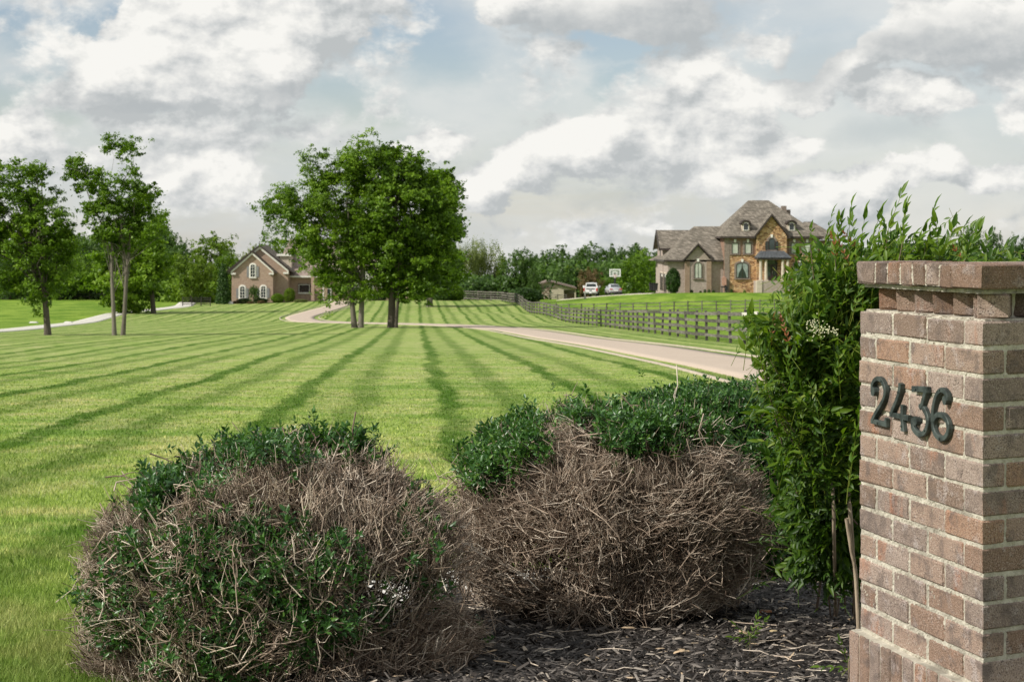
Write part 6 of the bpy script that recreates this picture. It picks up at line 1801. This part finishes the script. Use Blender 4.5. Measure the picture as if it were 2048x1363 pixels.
def bu(px): return (px - 1125) * s_
def bv(py): return (598 - py) * s_


mb = MB(); mb.prism([(bu(1062), -1), (bu(1127.5), -1), (bu(1127.5), bv(573.5)), (bu(1097), bv(563.5)), (bu(1062), bv(577))], 0, 9)
mb.prism([(bu(1127.5), bv(579.5)), (bu(1151), bv(579.5)), (bu(1151), bv(577.5)), (bu(1127.5), bv(573.5))], 0, .3); mb.box(bu(1149), bu(1152), 0, .4, -1, bv(578)); mb.box(bu(1127.5), bu(1151), 8.7, 9, -1, 1.6)
mb.build('wall', M['barnwall'], barn)
mb = MB(); th = .22
mb.prism([(bu(1097), bv(563)), (bu(1153), bv(577.5)), (bu(1153), bv(577.5) + th), (bu(1097), bv(563) + th)], -.5, 9.5)
mb.prism([(bu(1097), bv(563)), (bu(1097), bv(563) + th), (bu(1058), bv(579) + th), (bu(1058), bv(579))], -.5, 9.5)
mb.build('roof', M['barnroof'], barn)
dd_ = MB().box(bu(1085), bu(1098.5), -.12, -.02, 0, bv(576)).build('door', M['barnwall'], barn)
t_ = MB(); x0, x1, z0, z1 = bu(1085), bu(1098.5), 0.05, bv(576)
for (a, b, c, d) in ((x0, x0 + .12, z0, z1), (x1 - .12, x1, z0, z1), (x0, x1, z1 - .12, z1), (x0, x1, z0, z0 + .12), (x0, x1, .55, .67)): t_.box(a, b, -.17, -.125, c, d)
t_.prism([(x0, .67), (x0 + .14, .67), (x1, z1 - .14), (x1, z1), (x1 - .1, z1), (x0, .8)], -.165, -.13); t_.prism([(x1, .67), (x1, .8), (x0 + .1, z1), (x0, z1), (x0, z1 - .14), (x1 - .14, .67)], -.16, -.128)
t_.build('brace', M['barntrim'], dd_)
MB().box(bu(1080), bu(1112), -.16, -.04, bv(574.8), bv(573.8)).build('door_rail', M['barntrim'], barn)
MB().box(bu(1128), bu(1149), 1.0, 1.2, 0, .9).build('bay_rail', M['barntrim'], barn)


# ---- vehicles
def wheel(root, x, y, r, w):
    o = MB().cyl((x - w / 2, y, r), (x + w / 2, y, r), r, r, 18).build('wheel', M['rubber'], root)
    MB().cyl((x - w / 2 - .01, y, r), (x + w / 2 + .01, y, r), r * .58, r * .58, 12).build('rim', M['chrome'], o)


def loft(st, close=True):
    """st: list of (y, [(x,z)...]) half sections mirrored"""
    mb = MB(); rings = []
    for y, half in st:
        full = half + [(-x, z) for x, z in half[::-1] if abs(x) > 1e-6]
        rings.append([(x, y, z) for x, z in full])
    n = len(rings[0]); vs = [p for r_ in rings for p in r_]; fs = []
    for i in range(len(rings) - 1):
        for k in range(n): fs.append((i * n + k, i * n + (k + 1) % n, (i + 1) * n + (k + 1) % n, (i + 1) * n + k))
    fs.append(tuple(range(n - 1, -1, -1))); fs.append(tuple((len(rings) - 1) * n + k for k in range(n)))
    return mb.add(vs, fs)


def sec(w, zb, zm, zt, wt): return [(0, zb), (w * .8, zb), (w * .97, zb + .12), (w, zm), (w * .97, zm + .12), (wt, zt), (0, zt + .03)]


def sedan(px, py, Y, rz):
    x = W(px, Y); z = gz(x, Y) + .06
    t = thing('parked_car', 'silver sedan parked under the basketball hoop, rear towards the field', 'car', (x, Y, z), rz)
    loft([(0, sec(.78, .34, .55, .80, .62)), (.12, sec(.86, .24, .6, .98, .70)), (.6, sec(.91, .2, .62, 1.02, .76)), (1.2, sec(.92, .2, .65, .98, .8)), (2.9, sec(.92, .2, .65, .96, .8)), (4.0, sec(.9, .22, .6, .84, .72)), (4.55, sec(.8, .3, .5, .66, .6))]).build('body', M['silver'], t, True)
    cab = loft([(.62, sec(.72, .9, .92, .98, .60)), (1.45, sec(.74, .9, 1.05, 1.40, .54)), (2.3, sec(.74, .9, 1.05, 1.43, .56)), (3.3, sec(.74, .88, .92, .96, .6))]).build('cabin', M['silver'], t, True)
    MB().add([(-.60, .66, 1.03), (.60, .66, 1.03), (.50, 1.32, 1.38), (-.50, 1.32, 1.38)], [(0, 1, 2, 3)]).add([(-.60, .70, 1.02), (.60, .70, 1.02), (.50, 1.36, 1.37), (-.50, 1.36, 1.37)], [(0, 3, 2, 1)]).build('rear_window', M['glass'], t)
    for s in (-1, 1):
        MB().prism([(s * .42, .72), (s * .84, .68), (s * .86, .86), (s * .5, .86)][::s], -.02, .2).build('taillight', M['red'], t)
        MB().box(min(s * .78, s * .98), max(s * .78, s * .98), 2.6, 2.75, .98, 1.12).build('mirror', M['silver'], t)
        for y in (.85, 3.6): wheel(t, s * .80, y, .33, .22)
    MB().box(-.26, .26, -.03, .02, .52, .66).build('license_plate', M['whitep'], t)
    MB().box(-.84, .84, -.06, .12, .26, .40).build('bumper', M['black'], t)


def pickup(px, py, Y, rz):
    x = W(px, Y); z = gz(x, Y) + .06
    t = thing('pickup_truck', 'white pickup parked beside the rusty leaved tree, tailgate towards the field', 'pickup', (x, Y, z), rz)
    MB().box(-.98, .98, .06, 1.9, .62, 1.22).box(-.98, -.86, .06, 1.95, 1.2, 1.32).box(.86, .98, .06, 1.95, 1.2, 1.32).build('body', M['white'], t)
    MB().box(-.96, .96, 3.9, 5.4, .55, 1.28).build('hood', M['white'], t)
    MB().box(-.76, .76, -.0, .07, .68, 1.27).build('tailgate', M['white'], t)
    MB().box(-.6, .6, -.04, .02, 1.05, 1.17).box(-.2, .2, -.045, .0, .85, .93).build('tailgate_trim', M['black'], t)
    MB().box(-.98, .98, -.16, .04, .48, .66).build('bumper', M['chrome'], t)
    MB().box(-.17, .17, -.19, -.15, .5, .62).build('license_plate', M['whitep'], t)
    c_ = loft([(1.95, sec(.97, .6, .8, 1.30, .92)), (2.0, sec(.97, .6, .8, 1.30, .92)), (3.9, sec(.97, .6, .8, 1.30, .92))]).build('cab', M['white'], t)
    loft([(1.97, [(0, 1.28), (.9, 1.28), (.74, 1.86), (0, 1.9)]), (3.0, [(0, 1.28), (.9, 1.28), (.76, 1.9), (0, 1.94)]), (3.8, [(0, 1.28), (.88, 1.28), (.8, 1.38), (0, 1.4)])]).build('roof', M['white'], t)
    MB().add([(-.72, 1.955, 1.36), (.72, 1.955, 1.36), (.62, 1.955, 1.78), (-.62, 1.955, 1.78)], [(0, 1, 2, 3)]).build('rear_window', M['glass'], t)
    for s in (-1, 1):
        MB().box(min(s * .78, s * .985), max(s * .78, s * .985), -.02, .1, .78, 1.22).build('taillight', M['red'], t)
        MB().box(min(s * 1.0, s * 1.26), max(s * 1.0, s * 1.26), 3.0, 3.15, 1.2, 1.5).build('mirror', M['white'], t)
        for y in (.95, 4.5): wheel(t, s * .84, y, .41, .27)
    MB().box(-.8, .8, .3, 5.2, .38, .6).build('chassis', M['black'], t)


pickup(1181, 590, 262, -.10); sedan(1232, 590, 257, .12)
hx = W(1230, 262); hz0 = gz(hx, 262)
hp = thing('basketball_hoop', 'basketball hoop with a white edged glass backboard on a black pole', 'basketball hoop', (hx, 262, hz0)); s_ = 262 / F
zc = lambda py: EYE - (py - HZ) * s_ - hz0
MB().cyl((.05, .9, -.2), (.05, .9, zc(552)), .11, .11, 8).cyl((.05, .9, zc(553)), (0, .05, zc(549)), .08, .08, 6).build('pole', M['black'], hp)
bz0, bz1 = zc(553), zc(538); bw = 11.2 * s_
bb = MB().ring([(-bw, bz0), (bw, bz0), (bw, bz1), (-bw, bz1)], [(-bw + .13, bz0 + .13), (bw - .13, bz0 + .13), (bw - .13, bz1 - .13), (-bw + .13, bz1 - .13)], -.03, .03).build('backboard', M['whitep'], hp)
MB().ring([(-.33, bz0 + .2), (.33, bz0 + .2), (.33, bz0 + .72), (-.33, bz0 + .72)], [(-.22, bz0 + .27), (.22, bz0 + .27), (.22, bz0 + .62), (-.22, bz0 + .62)], -.035, -.015).build('target_square', M['whitep'], bb)
gl_, nt_g, bg_, og_ = newmat('clear_board'); setc(nt_g, bg_, (.6, .66, .64), .1, .5); bg_.inputs['Alpha'].default_value = .25
MB().box(-bw + .12, bw - .12, -.008, .008, bz0 + .12, bz1 - .12).build('glass', gl_, bb)
rz_ = bz0 + .22
rg = MB()
for k in range(16):
    a0, a1 = k * math.pi / 8, (k + 1) * math.pi / 8
    rg.cyl((.24 * math.cos(a0), -.32 + .24 * math.sin(a0), rz_), (.24 * math.cos(a1), -.32 + .24 * math.sin(a1), rz_), .014, .014, 5)
rim_ = rg.build('rim', M['red'], hp)
nn_ = MB()
for k in range(12):
    for d_ in (1, -1):
        a0 = k * math.pi / 6; a1 = a0 + d_ * .5
        nn_.cyl((.23 * math.cos(a0), -.32 + .23 * math.sin(a0), rz_), (.13 * math.cos(a1), -.32 + .13 * math.sin(a1), rz_ - .42), .016, .016, 4)
nn_.build('net', M['net'], rim_)
# mailbox-like pale stake by the drive end
t = thing('yard_post', 'thin pale post on the grass in front of the white pickup', 'post', (W(1170, 245), 245, gz(W(1170, 245), 245)))
MB().box(-.06, .06, -.06, .06, -.2, 1.3).box(-.14, .14, -.1, .1, -.05, .25).build('post', M['wood_pale'], t)
bpy.context.view_layer.update()
print('TRIS', sum(len(o.data.polygons) for o in bpy.data.objects if o.type == 'MESH'), 'OBJ', len(bpy.data.objects))
